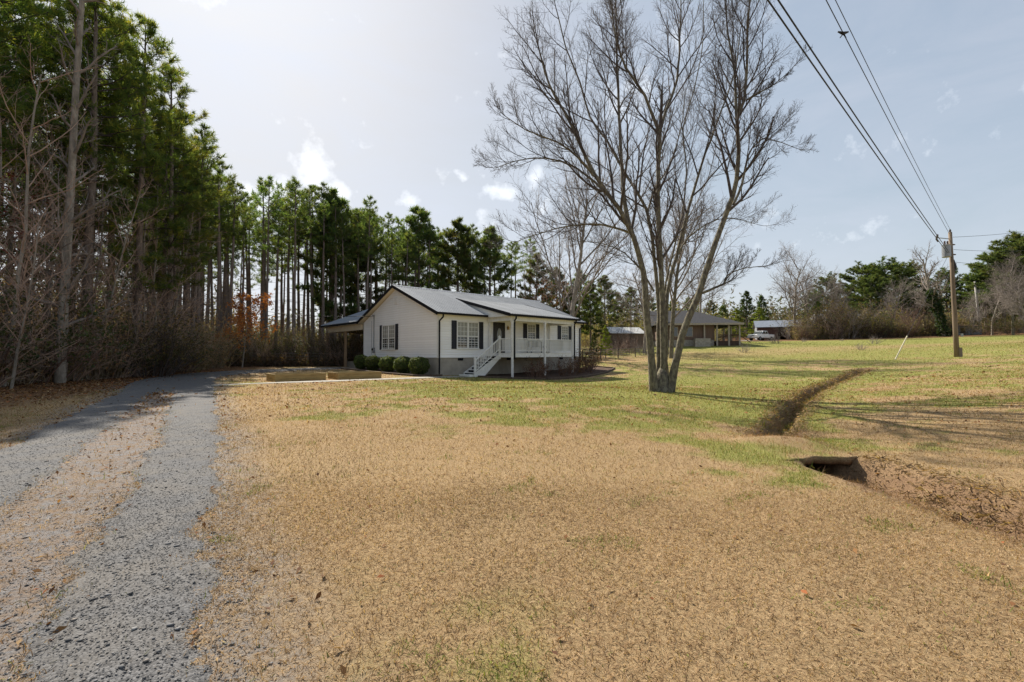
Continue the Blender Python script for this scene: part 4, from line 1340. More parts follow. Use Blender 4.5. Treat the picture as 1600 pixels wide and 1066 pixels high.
# ------------------------------------------------------------------ white pickup
tx, ty = 48.2, 88.0
tk = empty('pickup_truck', (tx, ty, gz(tx, ty) + .02), R(-150))
tag(tk, 'white pickup truck parked by the barn, nose to the lawn', 'truck')
M['car_white'] = mat('white_paint', (.80, .80, .80), None, rough=.25, spec=.6)
M['tyre'] = mat('tyre_rubber', (.018, .018, .018), None, rough=.9)
body = MB()
body.prism([(-2.75, .55), (2.75, .50), (2.85, .70), (2.85, 1.02), (2.70, 1.12), (1.25, 1.20), (-2.85, 1.20), (-2.85, .60)], 'y', -.95, .95)
bo = body.build('body', M['car_white'], tk, bevel=.05)
cab = MB().hexa([(-.95, -.92, 1.19), (1.30, -.92, 1.19), (1.30, .92, 1.19), (-.95, .92, 1.19), (-.80, -.78, 1.86), (.55, -.78, 1.86), (.55, .78, 1.86), (-.80, .78, 1.86)]).build('cab', M['car_white'], tk, bevel=.04)
MB().hexa([(.72, -.72, 1.78), (1.285, -.84, 1.22), (1.285, .84, 1.22), (.72, .72, 1.78), (.75, -.72, 1.80), (1.33, -.84, 1.24), (1.33, .84, 1.24), (.75, .72, 1.80)]).build('windscreen', M['glass'], cab)
for s in (-1, 1):
    for x0, x1 in ((-.72, .0), (.06, .78)):
        MB().hexa([(x0, s * .885, 1.28), (x1 + .25 * (x1 > .5), s * .885, 1.28), (x1 + .25 * (x1 > .5), s * .93, 1.28), (x0, s * .93, 1.28), (x0 + .04, s * .80, 1.76), (x1 - .12, s * .80, 1.76), (x1 - .12, s * .835, 1.76), (x0 + .04, s * .835, 1.76)]).build('side_window', M['glass'], cab)
    MB().box(2.80, 2.872, s * .62 - .2, s * .62 + .2, .80, 1.0).build('headlight', M['curtain'], tk)
    MB().box(1.02, 1.20, s * 1.03 - .1, s * 1.03 + .1, 1.28, 1.45).build('mirror', M['fascia'], tk)
    for x in (1.85, -1.80):
        w_ = MB().tube([(x, s * .72, .38), (x, s * .99, .38)], .39, 18).build('wheel', M['tyre'], tk)
        MB().tube([(x, s * .98, .38), (x, s * 1.0, .38)], .23, 12).build('rim', M['metal_grey'], w_)
MB().box(2.82, 2.875, -.40, .40, .78, 1.0).build('grille', M['fascia'], tk)
MB().box(2.78, 2.98, -.96, .96, .46, .66).build('bumper', M['metal_grey'], tk, bevel=.03)
MB().box(-2.95, -2.78, -.93, .93, .5, .66).build('bumper', M['metal_grey'], tk, bevel=.03)
MB().box(-2.7, -1.0, -.80, .80, 1.201, 1.206).build('bed_liner', M['fascia'], tk)
# pale parking pad
draped_strip('parking_pad', [(45.0, 85.0), (51.5, 84.0), (53.5, 92.5), (46.0, 93.0)], M['concrete'], .02, label='pale gravel pad under the pickup')
# ------------------------------------------------------------------ trees
class Tubes:
    def __init__(self): self.V = []; self.F = []; self.n = 0; self.F3 = []
    def add(self, pts, rad, sides=4, point=True):
        pts = np.asarray(pts, float); rad = np.asarray(rad, float); m = len(pts)
        t = np.gradient(pts, axis=0); t /= np.linalg.norm(t, axis=1)[:, None] + 1e-9
        ref = np.array([.31, .87, .38]) if abs(t[0] @ np.array([.31, .87, .38])) < .85 else np.array([.9, -.2, .3])
        a = np.cross(t, ref[None]); a /= np.linalg.norm(a, axis=1)[:, None] + 1e-9
        b = np.cross(t, a)
        ang = np.arange(sides) * 2 * np.pi / sides
        ring = pts[:, None] + (a[:, None] * np.cos(ang)[None, :, None] + b[:, None] * np.sin(ang)[None, :, None]) * rad[:, None, None]
        self.V.append(ring.reshape(-1, 3))
        i = np.arange(m - 1)[:, None] * sides; k = np.arange(sides)[None]; k2 = (k + 1) % sides
        self.F.append(np.stack([self.n + i + k, self.n + i + k2, self.n + i + sides + k2, self.n + i + sides + k], -1).reshape(-1, 4))
        self.n += m * sides
    def mesh(self, name, mat_, smooth=True):
        if not self.V: return None
        return np_mesh(name, np.concatenate(self.V), np.concatenate(self.F), mat_, smooth=smooth)
    def verts(self): return np.concatenate(self.V)


def unit(v): return v / (np.linalg.norm(v) + 1e-9)


def cross3(a, b):
    return np.array([a[1] * b[2] - a[2] * b[1], a[2] * b[0] - a[0] * b[2], a[0] * b[1] - a[1] * b[0]])


def grow(T, g, p, d, L, r, lev, par, rec):
    """a limb and what grows on it down to the last two orders, which twig_batch adds; T[lev] takes the tubes of that order"""
    n = par['seg'][min(lev, len(par['seg']) - 1)]
    w = par['wander'][min(lev, len(par['wander']) - 1)]; tr = par['trop'][min(lev, len(par['trop']) - 1)]
    pts = [np.array(p, float)]; d = unit(np.array(d, float))
    for i in range(n):
        d = unit(d + g.normal(size=3) * w + np.array([0, 0, tr]))
        pts.append(pts[-1] + d * L / n)
    pts = np.array(pts)
    rad = np.linspace(r, max(r * par['taper'], par['rmin']), n + 1)
    T[min(lev, len(T) - 1)].add(pts, rad, par['sides'][min(lev, len(par['sides']) - 1)])
    if lev >= par['max'] - 2:
        rec.append((pts, rad, L)); return
    spawn(T, g, pts, rad, L, lev, par, rec)


def spawn(T, g, pts, rad, L, lev, par, rec, start=None, count=None):
    """side limbs along a given limb"""
    nc = count if count is not None else par['nch'][lev]
    st = start if start is not None else par['start'][lev]
    seg = len(pts) - 1
    phi0 = g.random() * 6.28
    for c in range(nc):
        f = min(st + (1 - st) * (c + .2 + .6 * g.random()) / nc, .995)
        x = f * seg; i = int(x); q = pts[i] + (pts[i + 1] - pts[i]) * (x - i)
        ax = unit(pts[i + 1] - pts[i])
        phi = phi0 + c * 2.4 + g.normal() * .4
        o = unit(cross3(ax, (.3, .5, .8))); o2 = cross3(ax, o)
        lat = unit(o * math.cos(phi) + o2 * math.sin(phi) + np.array([0, 0, par.get('lat_up', .15)]))
        an = par['ang'][lev] * (.75 + .5 * g.random())
        dd = unit(ax * math.cos(an) + lat * math.sin(an))
        l = L * par['ratio'][lev] * (1.05 - par['fall'] * f) * (.7 + .6 * g.random())
        rr = min(rad[i] * .62, rad[0] * par['rratio'][lev] * (1.1 - .5 * f))
        grow(T, g, q, dd, l, max(rr, par['rmin']), lev + 1, par, rec)


def nrm3(v): return v / (np.linalg.norm(v, axis=-1, keepdims=True) + 1e-9)


def twig_level(g, P, Rb, L, nc, start, ang, ratio, rratio, fall, wander, trop, rmin, lat_up, seg):
    """P (N, k, 3) parent limbs with base radius Rb and length L -> children (N*nc, seg+1, 3), radius, length"""
    N, k, _ = P.shape
    f = np.minimum(start + (1 - start) * (np.arange(nc)[None] + .2 + .6 * g.random((N, nc))) / nc, .995)
    x = f * (k - 1); i = x.astype(int); t = (x - i)[..., None]
    r_ = np.arange(N)[:, None]
    A = P[r_, i]; B = P[r_, i + 1]
    q = A + (B - A) * t; ax = nrm3(B - A)
    phi = g.random((N, 1)) * 6.28 + np.arange(nc)[None] * 2.4 + g.normal(size=(N, nc)) * .4
    o = nrm3(np.cross(ax, np.array([.3, .5, .8]))); o2 = np.cross(ax, o)
    lat = nrm3(o * np.cos(phi)[..., None] + o2 * np.sin(phi)[..., None] + np.array([0, 0, lat_up]))
    an = (ang * (.75 + .5 * g.random((N, nc))))[..., None]
    d = nrm3(ax * np.cos(an) + lat * np.sin(an)).reshape(-1, 3)
    l = (L[:, None] * ratio * (1.05 - fall * f) * (.7 + .6 * g.random((N, nc)))).ravel()
    r = np.maximum(Rb[:, None] * rratio * (1.1 - .5 * f), rmin).ravel()
    pts = [q.reshape(-1, 3)]
    for s in range(seg):
        d = nrm3(d + g.normal(size=d.shape) * wander + np.array([0, 0, trop]))
        pts.append(pts[-1] + d * (l / seg)[:, None])
    return np.stack(pts, 1), r, l


def twig_mesh_arrays(P, r, sides=3, tip=.25):
    """tapering three-sided twigs ending in a point"""
    N, k, _ = P.shape
    ax = nrm3(P[:, -1] - P[:, 0])
    a = nrm3(np.cross(ax, np.array([.31, .87, .38]))); b = np.cross(ax, a)
    ang = np.arange(sides) * 2 * np.pi / sides
    off = a[:, None] * np.cos(ang)[None, :, None] + b[:, None] * np.sin(ang)[None, :, None]
    rr = r[:, None] * np.linspace(1, tip, k)[None, :k - 1]
    rings = P[:, :k - 1, None] + off[:, None] * rr[:, :, None, None]
    V = np.concatenate([rings.reshape(N, -1, 3), P[:, -1:]], 1)
    nv = (k - 1) * sides + 1
    base = (np.arange(N) * nv)[:, None]
    F4 = []
    for j in range(k - 2):
        for s in range(sides):
            s2 = (s + 1) % sides
            F4.append(base + np.array([[j * sides + s, j * sides + s2, (j + 1) * sides + s2, (j + 1) * sides + s]]))
    j = k - 2
    F3 = [base + np.array([[j * sides + s, j * sides + (s + 1) % sides, nv - 1]]) for s in range(sides)]
    return V.reshape(-1, 3), (np.concatenate(F4) if F4 else np.zeros((0, 4), int)), np.concatenate(F3)


def twig_batch(g, rec, par, segs=(2, 1)):
    """the last two orders on every recorded limb: arrays for one mesh, and the twig points for leaves"""
    mx = par['max']; groups = {}
    for pts, rad, L in rec: groups.setdefault(len(pts), []).append((pts, rad[0], L))
    VV, F4, F3, ends, off = [], [], [], [], 0
    for k, lst in groups.items():
        P = np.stack([q[0] for q in lst]); Rb = np.array([q[1] for q in lst]); L = np.array([q[2] for q in lst])
        for lev, sg in zip((mx - 2, mx - 1), segs):
            w = par['wander'][min(lev + 1, len(par['wander']) - 1)]; tr = par['trop'][min(lev + 1, len(par['trop']) - 1)]
            P, Rb, L = twig_level(g, P, Rb, L, par['nch'][lev], par['start'][lev], par['ang'][lev], par['ratio'][lev], par['rratio'][lev], par['fall'], w, tr, par['rmin'], par.get('lat_up', .15), sg)
            v, f4, f3 = twig_mesh_arrays(P, Rb)
            VV.append(v); F4.append(f4 + off); F3.append(f3 + off); off += len(v); ends.append(P[:, 1:].reshape(-1, 3))
    return np.concatenate(VV), np.concatenate(F4), np.concatenate(F3), np.concatenate(ends)


def limb_twig_mesh(name, tubes, batch, mat_):
    """one mesh from tubes of several orders plus the fine twigs"""
    V, F4, F3, _ = batch
    VV, FF, off = [V], [F4], len(V)
    for t in tubes:
        if t.V: VV.append(np.concatenate(t.V)); FF.append(np.concatenate(t.F) + off); off += t.n
    return np_mesh(name, np.concatenate(VV), [np.concatenate(FF), F3], mat_, smooth=False)


HERO = dict(max=4, seg=[6, 7, 5, 2, 1], wander=[.05, .075, .09, .11, .12], trop=[.05, .10, .085, .06, .04], taper=.35, rmin=.0038, sides=[10, 6, 4, 3, 3],
            nch=[13, 9, 8, 3, 0], start=[.22, .16, .12, .15, 0], ang=[.66, .66, .66, .62, 0], ratio=[.44, .52, .55, .52, 0], rratio=[.45, .42, .5, .6, 0], fall=.55)


def build_hero():
    g = np.random.default_rng(101)
    Y0 = 17.9
    bx, by = at(1034, 600, Y0).x, Y0
    bz = gz(bx, by)
    root = empty('bare_tree', (bx, by, bz))
    tag(root, 'tall leafless tree with several mossy stems rising from one base in the lawn', 'tree')
    O = np.array([bx, by, bz])
    # stems followed from the photograph: (x, y) there, depth offset at the top, radius at base and top
    stems = [
        ('A', [(1022, 612), (1017, 560), (1012, 500), (1005, 425), (990, 372), (968, 328), (929, 275), (904, 219), (881, 175), (858, 132), (846, 92)], -1.2, .165, .030, -.12),
        ('A3', [(929, 275), (905, 247), (870, 222), (822, 203), (788, 180)], -2.2, .055, .012, -.9),
        ('A4', [(945, 298), (900, 262), (850, 246), (806, 252), (776, 262)], .6, .05, .011, -.8),
        ('F3', [(1166, 156), (1183, 146), (1204, 136), (1226, 118)], -2.4, .04, .012, -1.2),
        ('B', [(991, 375), (977, 328), (972, 265), (968, 187), (965, 125), (964, 60), (962, -10)], 1.6, .105, .022, -.2),
        ('L', [(986, 365), (960, 356), (925, 350), (888, 353), (846, 364), (800, 380)], -1.4, .055, .012, -.3),
        ('C', [(1028, 612), (1029, 540), (1029, 470), (1022, 400), (1010, 328), (979, 275), (947, 219), (922, 184), (907, 131), (885, 78), (872, 20)], .9, .105, .022, .1),
        ('D', [(1036, 612), (1036, 520), (1033, 420), (1028, 328), (1029, 260), (1030, 202)], -.2, .135, .075, 0),
        ('D1', [(1030, 204), (1007, 150), (979, 106), (962, 62), (955, 0)], -.9, .075, .02, -.2),
        ('D2', [(1030, 204), (1041, 172), (1058, 125), (1062, 62), (1064, -15)], 1.0, .075, .02, -.2),
        ('E', [(1042, 612), (1040, 540), (1043, 454), (1057, 401), (1072, 340), (1094, 265), (1110, 219), (1122, 187), (1136, 150), (1150, 105), (1156, 50)], 1.9, .105, .02, .25),
        ('G', [(1033, 612), (1034, 548), (1041, 441), (1052, 395), (1066, 330), (1073, 270), (1068, 200), (1085, 140), (1098, 70), (1100, -10)], 2.4, .055, .016, .4),
        ('F', [(1046, 612), (1055, 570), (1066, 524), (1089, 465), (1118, 378), (1138, 328), (1151, 281), (1154, 234), (1152, 187), (1163, 156), (1167, 110), (1168, 50), (1172, -25)], -1.4, .165, .026, -.1),
        ('F2', [(1152, 200), (1150, 160), (1147, 110), (1139, 60), (1132, -10)], -.4, .07, .02, -1.0),
        ('R', [(1146, 320), (1160, 285), (1169, 246), (1184, 222), (1205, 217), (1240, 230)], -.6, .055, .011, -1.2),
        ('R2', [(1098, 458), (1118, 450), (1132, 443), (1137, 430), (1160, 419), (1196, 416)], -.9, .06, .012, -.7),
        ('H', [(1022, 455), (1000, 420), (975, 395), (940, 380), (905, 378)], 1.6, .045, .010, .3),
        ('I', [(1058, 400), (1075, 372), (1105, 350), (1140, 340), (1185, 352)], 2.2, .045, .010, .8),
        ('J', [(1012, 330), (1025, 290), (1048, 255), (1064, 200), (1070, 150)], 2.4, .05, .014, .6),
    ]
    T = [Tubes() for _ in range(5)]; rec = []
    for nm, pl, dtop, r0, r1, d0 in stems:
        P = []
        for i, (px, py) in enumerate(pl):
            f = i / (len(pl) - 1)
            q = at(px, py, Y0 + d0 + (dtop - d0) * f)
            P.append(np.array(q) - O)
        P = resample(P, .55)
        P = P + g.normal(size=P.shape) * .012
        m = len(P); r0 = r0 * .92; rad = r1 + (r0 - r1) * (1 - np.linspace(0, 1, m)) ** 1.15
        if P[0][2] < .4: rad[:2] *= [1.30, 1.10]
        T[0].add(P, rad, 10 if r0 > .09 else 7)
        L = np.linalg.norm(np.diff(P, axis=0), axis=1).sum()
        long_ = r0 > .09
        spawn(T, g, P, rad, min(L, 13.0) * (.72 if long_ else .95), 0, HERO, rec, start=.43 if long_ else .14, count=int((11 if nm in 'CDEG' else 18) if long_ else 8 if nm in ('G', 'J') else 13 if L > 3.5 else 9))
        # tip carries on as a fine leader
        grow(T, g, P[-1], P[-1] - P[-2], 1.7 if L > 5 else .9, r1, 1, HERO, rec)
    trunk = link_mesh('trunk', T[0].mesh('trunk', M['bark_moss']), root)
    # swollen root collar and cut stub
    MB().tube([(-.30, -.05, -.2), (-.36, -.12, .10), (-.34, -.12, .34), (-.30, -.10, .42)], [.22, .19, .15, .09], 9).build('stump', M['bark_moss'], root, smooth=True)
    MB().tube([(0, 0, -.4), (0, 0, .02), (.0, 0, .25), (.02, 0, .6), (.03, 0, .95)], [.54, .40, .31, .25, .10], 14).build('root_collar', M['bark_moss'], root, smooth=True)
    link_mesh('crown', limb_join('crown', T[1:3], M['twig']), root)
    V, F4, F3, _ = twig_batch(g, rec, HERO)
    o = link_mesh('twigs', np_mesh('twigs', V, [F4, F3], M['twig']), root); o['kind'] = 'stuff'
    print('hero twigs', len(F4) * 2 + len(F3))


def limb_join(name, tubes, mat_):
    VV, FF, off = [], [], 0
    for q in tubes:
        if q.V: VV.append(np.concatenate(q.V)); FF.append(np.concatenate(q.F) + off); off += q.n
    return np_mesh(name, np.concatenate(VV), np.concatenate(FF), mat_, smooth=True)


build_hero()

# ---- tufts of needles or leaves
def tufts(C, D, g, k, length, width, tints, probs, spread=1.0, jitter=.25):
    """C centres, D outward directions; k thin triangles each"""
    n = len(C)
    C = np.repeat(C, k, 0); D = np.repeat(D, k, 0)
    d = D + g.normal(size=D.shape) * spread; d /= np.linalg.norm(d, axis=1)[:, None]
    s = np.cross(d, g.normal(size=d.shape)); s /= np.linalg.norm(s, axis=1)[:, None] + 1e-9
    l = length * (.6 + .8 * g.random((len(d), 1))); w = width * (.7 + .6 * g.random((len(d), 1)))
    b = C + g.normal(size=C.shape) * length * .12
    V = np.stack([b - s * w * .5, b + s * w * .5, b + d * l], 1).reshape(-1, 3)
    F = np.arange(len(V)).reshape(-1, 3)
    tn = np.asarray(tints)[g.choice(len(tints), n, p=probs)] * (1 - jitter + 2 * jitter * g.random((n, 1)))
    return V, F, np.repeat(np.repeat(tn, k, 0), 3, 0)


PINE_T = [(.072, .118, .042), (.102, .152, .048), (.140, .180, .052), (.175, .185, .060)]


def make_pine(seed, H, crown0, rmax, nb, per, k, shape='tall', r0=.17, tints=PINE_T, probs=(.3, .4, .2, .1), nl=.30, nw=.040, stubs=14, lean=.02, bark='bark_pine'):
    """returns (trunk mesh, crown mesh, branch mesh)"""
    g = np.random.default_rng(seed)
    n = 12
    P = np.zeros((n + 1, 3)); P[:, 2] = np.linspace(-.4, H, n + 1)
    bend = np.cumsum(g.normal(size=(n + 1, 2)) * lean * H / 18, 0); bend -= bend[0]
    P[:, :2] = bend
    rad = r0 * (1 - np.linspace(0, 1, n + 1)) ** .75 + .018
    rad[0] *= 1.25
    tk = Tubes(); tk.add(P, rad, 9)
    br = Tubes(); C = []; D = []
    def tp(h):
        x = (h + .4) / (H + .4) * n; i = min(int(x), n - 1); return P[i] + (P[i + 1] - P[i]) * (x - i)
    phi = g.random() * 6.28
    for b in range(nb):
        f = (b + g.random()) / nb
        h = H * (crown0 + (1 - crown0) * f ** .9)
        if shape == 'tall': prof = math.sin(math.pi * min(1, .16 + .80 * f)) ** .8 * (1 - .35 * f)
        elif shape == 'dome': prof = math.sqrt(max(0.02, 1 - (1.15 * (f - .30)) ** 2)) * (1 - .1 * f)
        else: prof = (1 - f) ** .75 + .06
        phi += 2.4 + g.normal() * .5
        L = rmax * prof * (.65 + .55 * g.random())
        el = (-.12 + .75 * f + g.normal() * .12)
        p = tp(h); d = np.array([math.cos(phi) * math.cos(el), math.sin(phi) * math.cos(el), math.sin(el)])
        pts = [p]; m = 5
        for i in range(m):
            d = unit(d + g.normal(size=3) * .12 + np.array([0, 0, .07])); pts.append(pts[-1] + d * L / m)
        pts = np.array(pts)
        br.add(pts, np.linspace(.018 + .016 * L / 2, .008, m + 1), 4)
        ns = max(3, int(per * (.5 + L / rmax)))
        for s in range(ns):
            t = .28 + .72 * (s + g.random()) / ns
            x = t * m; i = min(int(x), m - 1); q = pts[i] + (pts[i + 1] - pts[i]) * (x - i)
            a = unit(pts[i + 1] - pts[i]); sd = unit(np.cross(a, g.normal(size=3)))
            sd[2] = abs(sd[2]) * .8 - .05
            l2 = (.25 + .55 * g.random()) * (1.15 - .5 * t) * min(1.0, L / 1.6) * 1.1
            e = q + unit(a * .7 + sd) * l2
            if s % 2 == 0: br.add(np.array([q, (q + e) / 2 + [0, 0, .02], e]), np.array([.010, .007, .004]), 3)
            for u in (.55, 1.0):
                C.append(q + (e - q) * u); D.append(unit((e - q) + np.array([0, 0, .25]) * l2))
        C.append(pts[-1]); D.append(unit(pts[-1] - pts[-2]))
    for s in range(stubs):
        h = H * (.18 + (crown0 - .12) * g.random()); phi = g.random() * 6.28; l = .4 + 1.5 * g.random()
        p = tp(h); d = np.array([math.cos(phi), math.sin(phi), g.normal() * .25 - .05])
        mid = p + d * l * .5 + g.normal(size=3) * .06
        br.add(np.array([p, mid, p + d * l + [0, 0, .1 * g.normal()]]), np.array([.020, .012, .005]), 3)
    V, F, T = tufts(np.array(C), np.array(D), g, k, nl, nw, tints, probs, spread=.75)
    return (tk.mesh('trunk', M[bark]), np_mesh('crown', V, F, M['needle'], tint=T), br.mesh('branches', M['twig']))


def bare_par(mx=3, **kw):
    p = dict(max=mx, seg=[8, 6, 5, 4, 3], wander=[.05, .10, .13, .15, .16], trop=[.02, .06, .05, .03, .02], taper=.30, rmin=.006, sides=[8, 5, 3, 3, 3],
             nch=[16, 9, 7, 4, 0], start=[.30, .18, .12, .12, 0], ang=[.85, .8, .8, .75, 0], ratio=[.48, .48, .5, .5, 0], rratio=[.42, .45, .5, .6, 0], fall=.55)
    p.update(kw); return p


def make_bare(seed, H, r0, par, bark='bark_pale', twig='twig_grey', leaves=None, d0=(0, 0, 1)):
    g = np.random.default_rng(seed)
    T = [Tubes() for _ in range(5)]; rec = []
    grow(T, g, (0, 0, -.3), d0, H, r0, 0, par, rec)
    bt = twig_batch(g, rec, par)
    res = [T[0].mesh('trunk', M[bark]), limb_twig_mesh('crown', T[1:], bt, M[twig])]
    if leaves:
        tints, probs, cnt, size = leaves
        ends = bt[3]; idx = g.choice(len(ends), cnt)
        C = ends[idx] + g.normal(size=(len(idx), 3)) * size
        n = len(C); a = g.normal(size=(n, 3)); a /= np.linalg.norm(a, axis=1)[:, None]
        b = np.cross(a, g.normal(size=(n, 3))); b /= np.linalg.norm(b, axis=1)[:, None]
        s = size * (.6 + .8 * g.random((n, 1)))
        V = np.stack([C - a * s, C + b * s * .55, C + a * s, C - b * s * .55], 1).reshape(-1, 3)
        tn = np.asarray(tints)[g.choice(len(tints), n, p=probs)] * (.75 + .5 * g.random((n, 1)))
        res.append(np_mesh('leaves', V, np.arange(4 * n).reshape(n, 4), M['leaf'], tint=np.repeat(tn, 4, 0)))
    return res


def make_thicket(seed, n, H, spread, twig, par=None, leaves=None):
    """many-stemmed bare shrub"""
    g = np.random.default_rng(seed)
    par = par or bare_par(2, seg=[5, 4, 3], nch=[7, 5, 0], start=[.15, .12, 0], ratio=[.5, .5, 0], ang=[.7, .75, 0], wander=[.12, .16, .18], trop=[.0, .02, .02], sides=[4, 3, 3], taper=.35, rmin=.005)
    T = [Tubes() for _ in range(5)]; rec = []
    for s in range(n):
        a = g.random() * 6.28; rr = spread * .35 * math.sqrt(g.random()); el = .75 + .7 * g.random()
        d = np.array([math.cos(a) * math.cos(el), math.sin(a) * math.cos(el), math.sin(el)])
        grow(T, g, (rr * math.cos(a), rr * math.sin(a), -.1), d, H * (.55 + .6 * g.random()), .012 + .018 * g.random(), 0, par, rec)
    bt = twig_batch(g, rec, par)
    res = [T[0].mesh('stems', M[twig]), np_mesh('twigs', bt[0], [bt[1], bt[2]], M[twig])]
    if leaves:
        tints, probs, cnt, size = leaves
        ends = bt[3]; idx = g.choice(len(ends), cnt)
        C = ends[idx] + g.normal(size=(len(idx), 3)) * size * 1.5
        V, F, Tn = tufts(C, g.normal(size=C.shape), g, 2, size * 2, size, tints, probs, 1.0)
        res.append(np_mesh('leaves', V, F, M['leaf'], tint=Tn))
    return res


def plant(name, parts, x, y, s, rz, label, cat, group=None, names=('trunk', 'crown', 'branches'), tilt=(0, 0), dz=0.0, sz=None):
    r = empty(name, (x, y, gz(x, y) + dz), rz)
    r.rotation_euler = (tilt[0], tilt[1], rz)
    r.scale = (s, s, sz if sz else s)
    tag(r, label, cat, group)
    for nm, me in zip(names, parts):
        if me is not None:
            q = link_mesh(nm, me, r)
            if nm in ('branches', 'twigs', 'stems', 'leaves'): q['kind'] = 'stuff'
    return r


# ---- prototypes (meshes only)
PINES = [make_pine(200 + i, 17.0, c0, rm, nb, per, 10, 'tall', r0=.125 + .012 * i) for i, (c0, rm, nb, per) in enumerate([(.54, 2.2, 34, 7), (.60, 1.9, 28, 7), (.48, 2.4, 38, 7), (.64, 2.1, 26, 7), (.56, 2.6, 38, 8), (.67, 1.8, 22, 7)])]
EDGE = [make_pine(230 + i, 20.0, c0, rm, nb, 13, 13, 'tall', r0=.20, nl=.30, nw=.034, stubs=30,
                  tints=[(.080, .130, .040), (.120, .172, .046), (.175, .215, .052), (.25, .255, .056)], probs=(.25, .38, .25, .12)) for i, (c0, rm, nb) in enumerate([(.26, 3.3, 66), (.32, 3.0, 60), (.22, 3.5, 70)])]
DOME = [make_pine(250 + i, 15.0, .40, 4.6, 64, 17, 14, 'dome', r0=.24, nl=.36, nw=.062, tints=[(.058, .092, .038), (.080, .118, .044), (.110, .140, .050), (.14, .15, .056)], probs=(.3, .4, .2, .1)) for i in range(2)]
FULL = [make_pine(260 + i, 14.0, .20, 3.2, 66, 13, 12, 'tall', r0=.20, nl=.38, nw=.065, tints=[(.065, .105, .038), (.095, .135, .045), (.125, .150, .052), (.16, .145, .065)], probs=(.3, .35, .2, .15)) for i in range(2)]
CEDAR = [make_pine(270 + i, 9.0, .06, 2.0, 60, 9, 9, 'cone', r0=.14, nl=.26, nw=.06, stubs=0, tints=t, probs=(.3, .4, .2, .1)) for i, t in enumerate([
    [(.035, .058, .030), (.048, .075, .034), (.065, .09, .036), (.05, .07, .04)], [(.11, .15, .028), (.15, .19, .034), (.19, .22, .04), (.08, .12, .03)]])]
BARE_BIG = [make_bare(300, 12.0, .20, bare_par(4, nch=[19, 11, 8, 5, 0], trop=[.01, .085, .06, .03, .02], ang=[.72, .7, .75, .7, 0], ratio=[.62, .48, .5, .5, 0], start=[.28, .2, .12, .1, 0]), 'bark_moss', 'twig_grey'),
            make_bare(301, 11.5, .19, bare_par(4, nch=[18, 11, 8, 4, 0], trop=[.01, .09, .06, .03, .02], ang=[.60, .65, .75, .7, 0], ratio=[.68, .5, .5, .5, 0], start=[.15, .2, .12, .1, 0]), 'bark_pale', 'twig_grey'),
            make_bare(302, 10.0, .20, bare_par(4, nch=[16, 11, 8, 5, 0], trop=[.0, .04, .04, .02, .02], ang=[.95, .8, .8, .7, 0], ratio=[.66, .52, .5, .5, 0], start=[.25, .2, .12, .1, 0], wander=[.09, .13, .15, .15, .16]), 'bark_pale', 'twig_grey')]
BARE_SLIM = [make_bare(310 + i, 9.0 + i, .07, bare_par(3, nch=[16, 8, 5, 0], ang=[.9, .85, .8, 0], ratio=[.30, .45, .5, 0], start=[.22, .15, .1, 0]), 'bark_pale', 'twig_pale') for i in range(3)]
ORANGE = make_bare(320, 4.6, .05, bare_par(3, nch=[16, 8, 5, 0], leaf_lev=1, ratio=[.44, .5, .5, 0], ang=[1.1, .9, .8, 0], trop=[.0, .0, .0, 0]), 'bark_pale', 'twig',
                   leaves=([(.48, .17, .045), (.56, .25, .08), (.34, .12, .045)], [.5, .3, .2], 3600, .06))
RUSSET = make_bare(321, 7.5, .07, bare_par(3, nch=[15, 8, 5, 0], leaf_lev=2, ratio=[.48, .5, .5, 0], ang=[1.1, .9, .8, 0], trop=[.0, .0, .0, 0]), 'bark_pale', 'twig_grey',
                   leaves=([(.16, .06, .035), (.22, .09, .045), (.12, .05, .03)], [.5, .3, .2], 2200, .05))
THICK = [make_thicket(330 + i, 26, 3.0, 2.4, tw) for i, tw in enumerate(['twig_grey', 'twig_pale', 'twig_red'])]
THICK_L = [make_thicket(340, 26, 3.0, 2.4, 'twig', bare_par(2, seg=[5, 4, 3], nch=[7, 5, 0], start=[.15, .12, 0], ratio=[.5, .5, 0], ang=[.7, .75, 0], wander=[.12, .16, .18], trop=[.0, .02, .02], sides=[4, 3, 3], leaf_lev=1),
                        leaves=([(.15, .12, .035), (.20, .16, .05), (.11, .075, .03), (.07, .08, .03)], [.3, .2, .3, .2], 1500, .05)),
           make_thicket(341, 24, 2.6, 2.4, 'twig_red', bare_par(2, seg=[5, 4, 3], nch=[7, 5, 0], start=[.15, .12, 0], ratio=[.5, .5, 0], ang=[.7, .75, 0], wander=[.12, .16, .18], trop=[.0, .02, .02], sides=[4, 3, 3], leaf_lev=1),
                        leaves=([(.055, .075, .025), (.075, .09, .03), (.10, .08, .035)], [.4, .3, .3], 1700, .055))]
PORCH_SHRUB = make_thicket(350, 16, 1.15, 1.0, 'twig_red', bare_par(2, seg=[4, 3, 3], nch=[5, 4, 0], start=[.3, .15, 0], ratio=[.5, .5, 0], ang=[.55, .7, 0], wander=[.10, .15, .16], trop=[.02, .02, .02], sides=[4, 3, 3], leaf_lev=1),
                           leaves=([(.10, .035, .022), (.16, .07, .035), (.07, .055, .025), (.22, .13, .06)], [.35, .3, .25, .1], 420, .035))
FIELD_SHRUB = make_thicket(351, 14, 1.3, 1.0, 'twig_grey')
CN = ('stems', 'twigs', 'leaves')

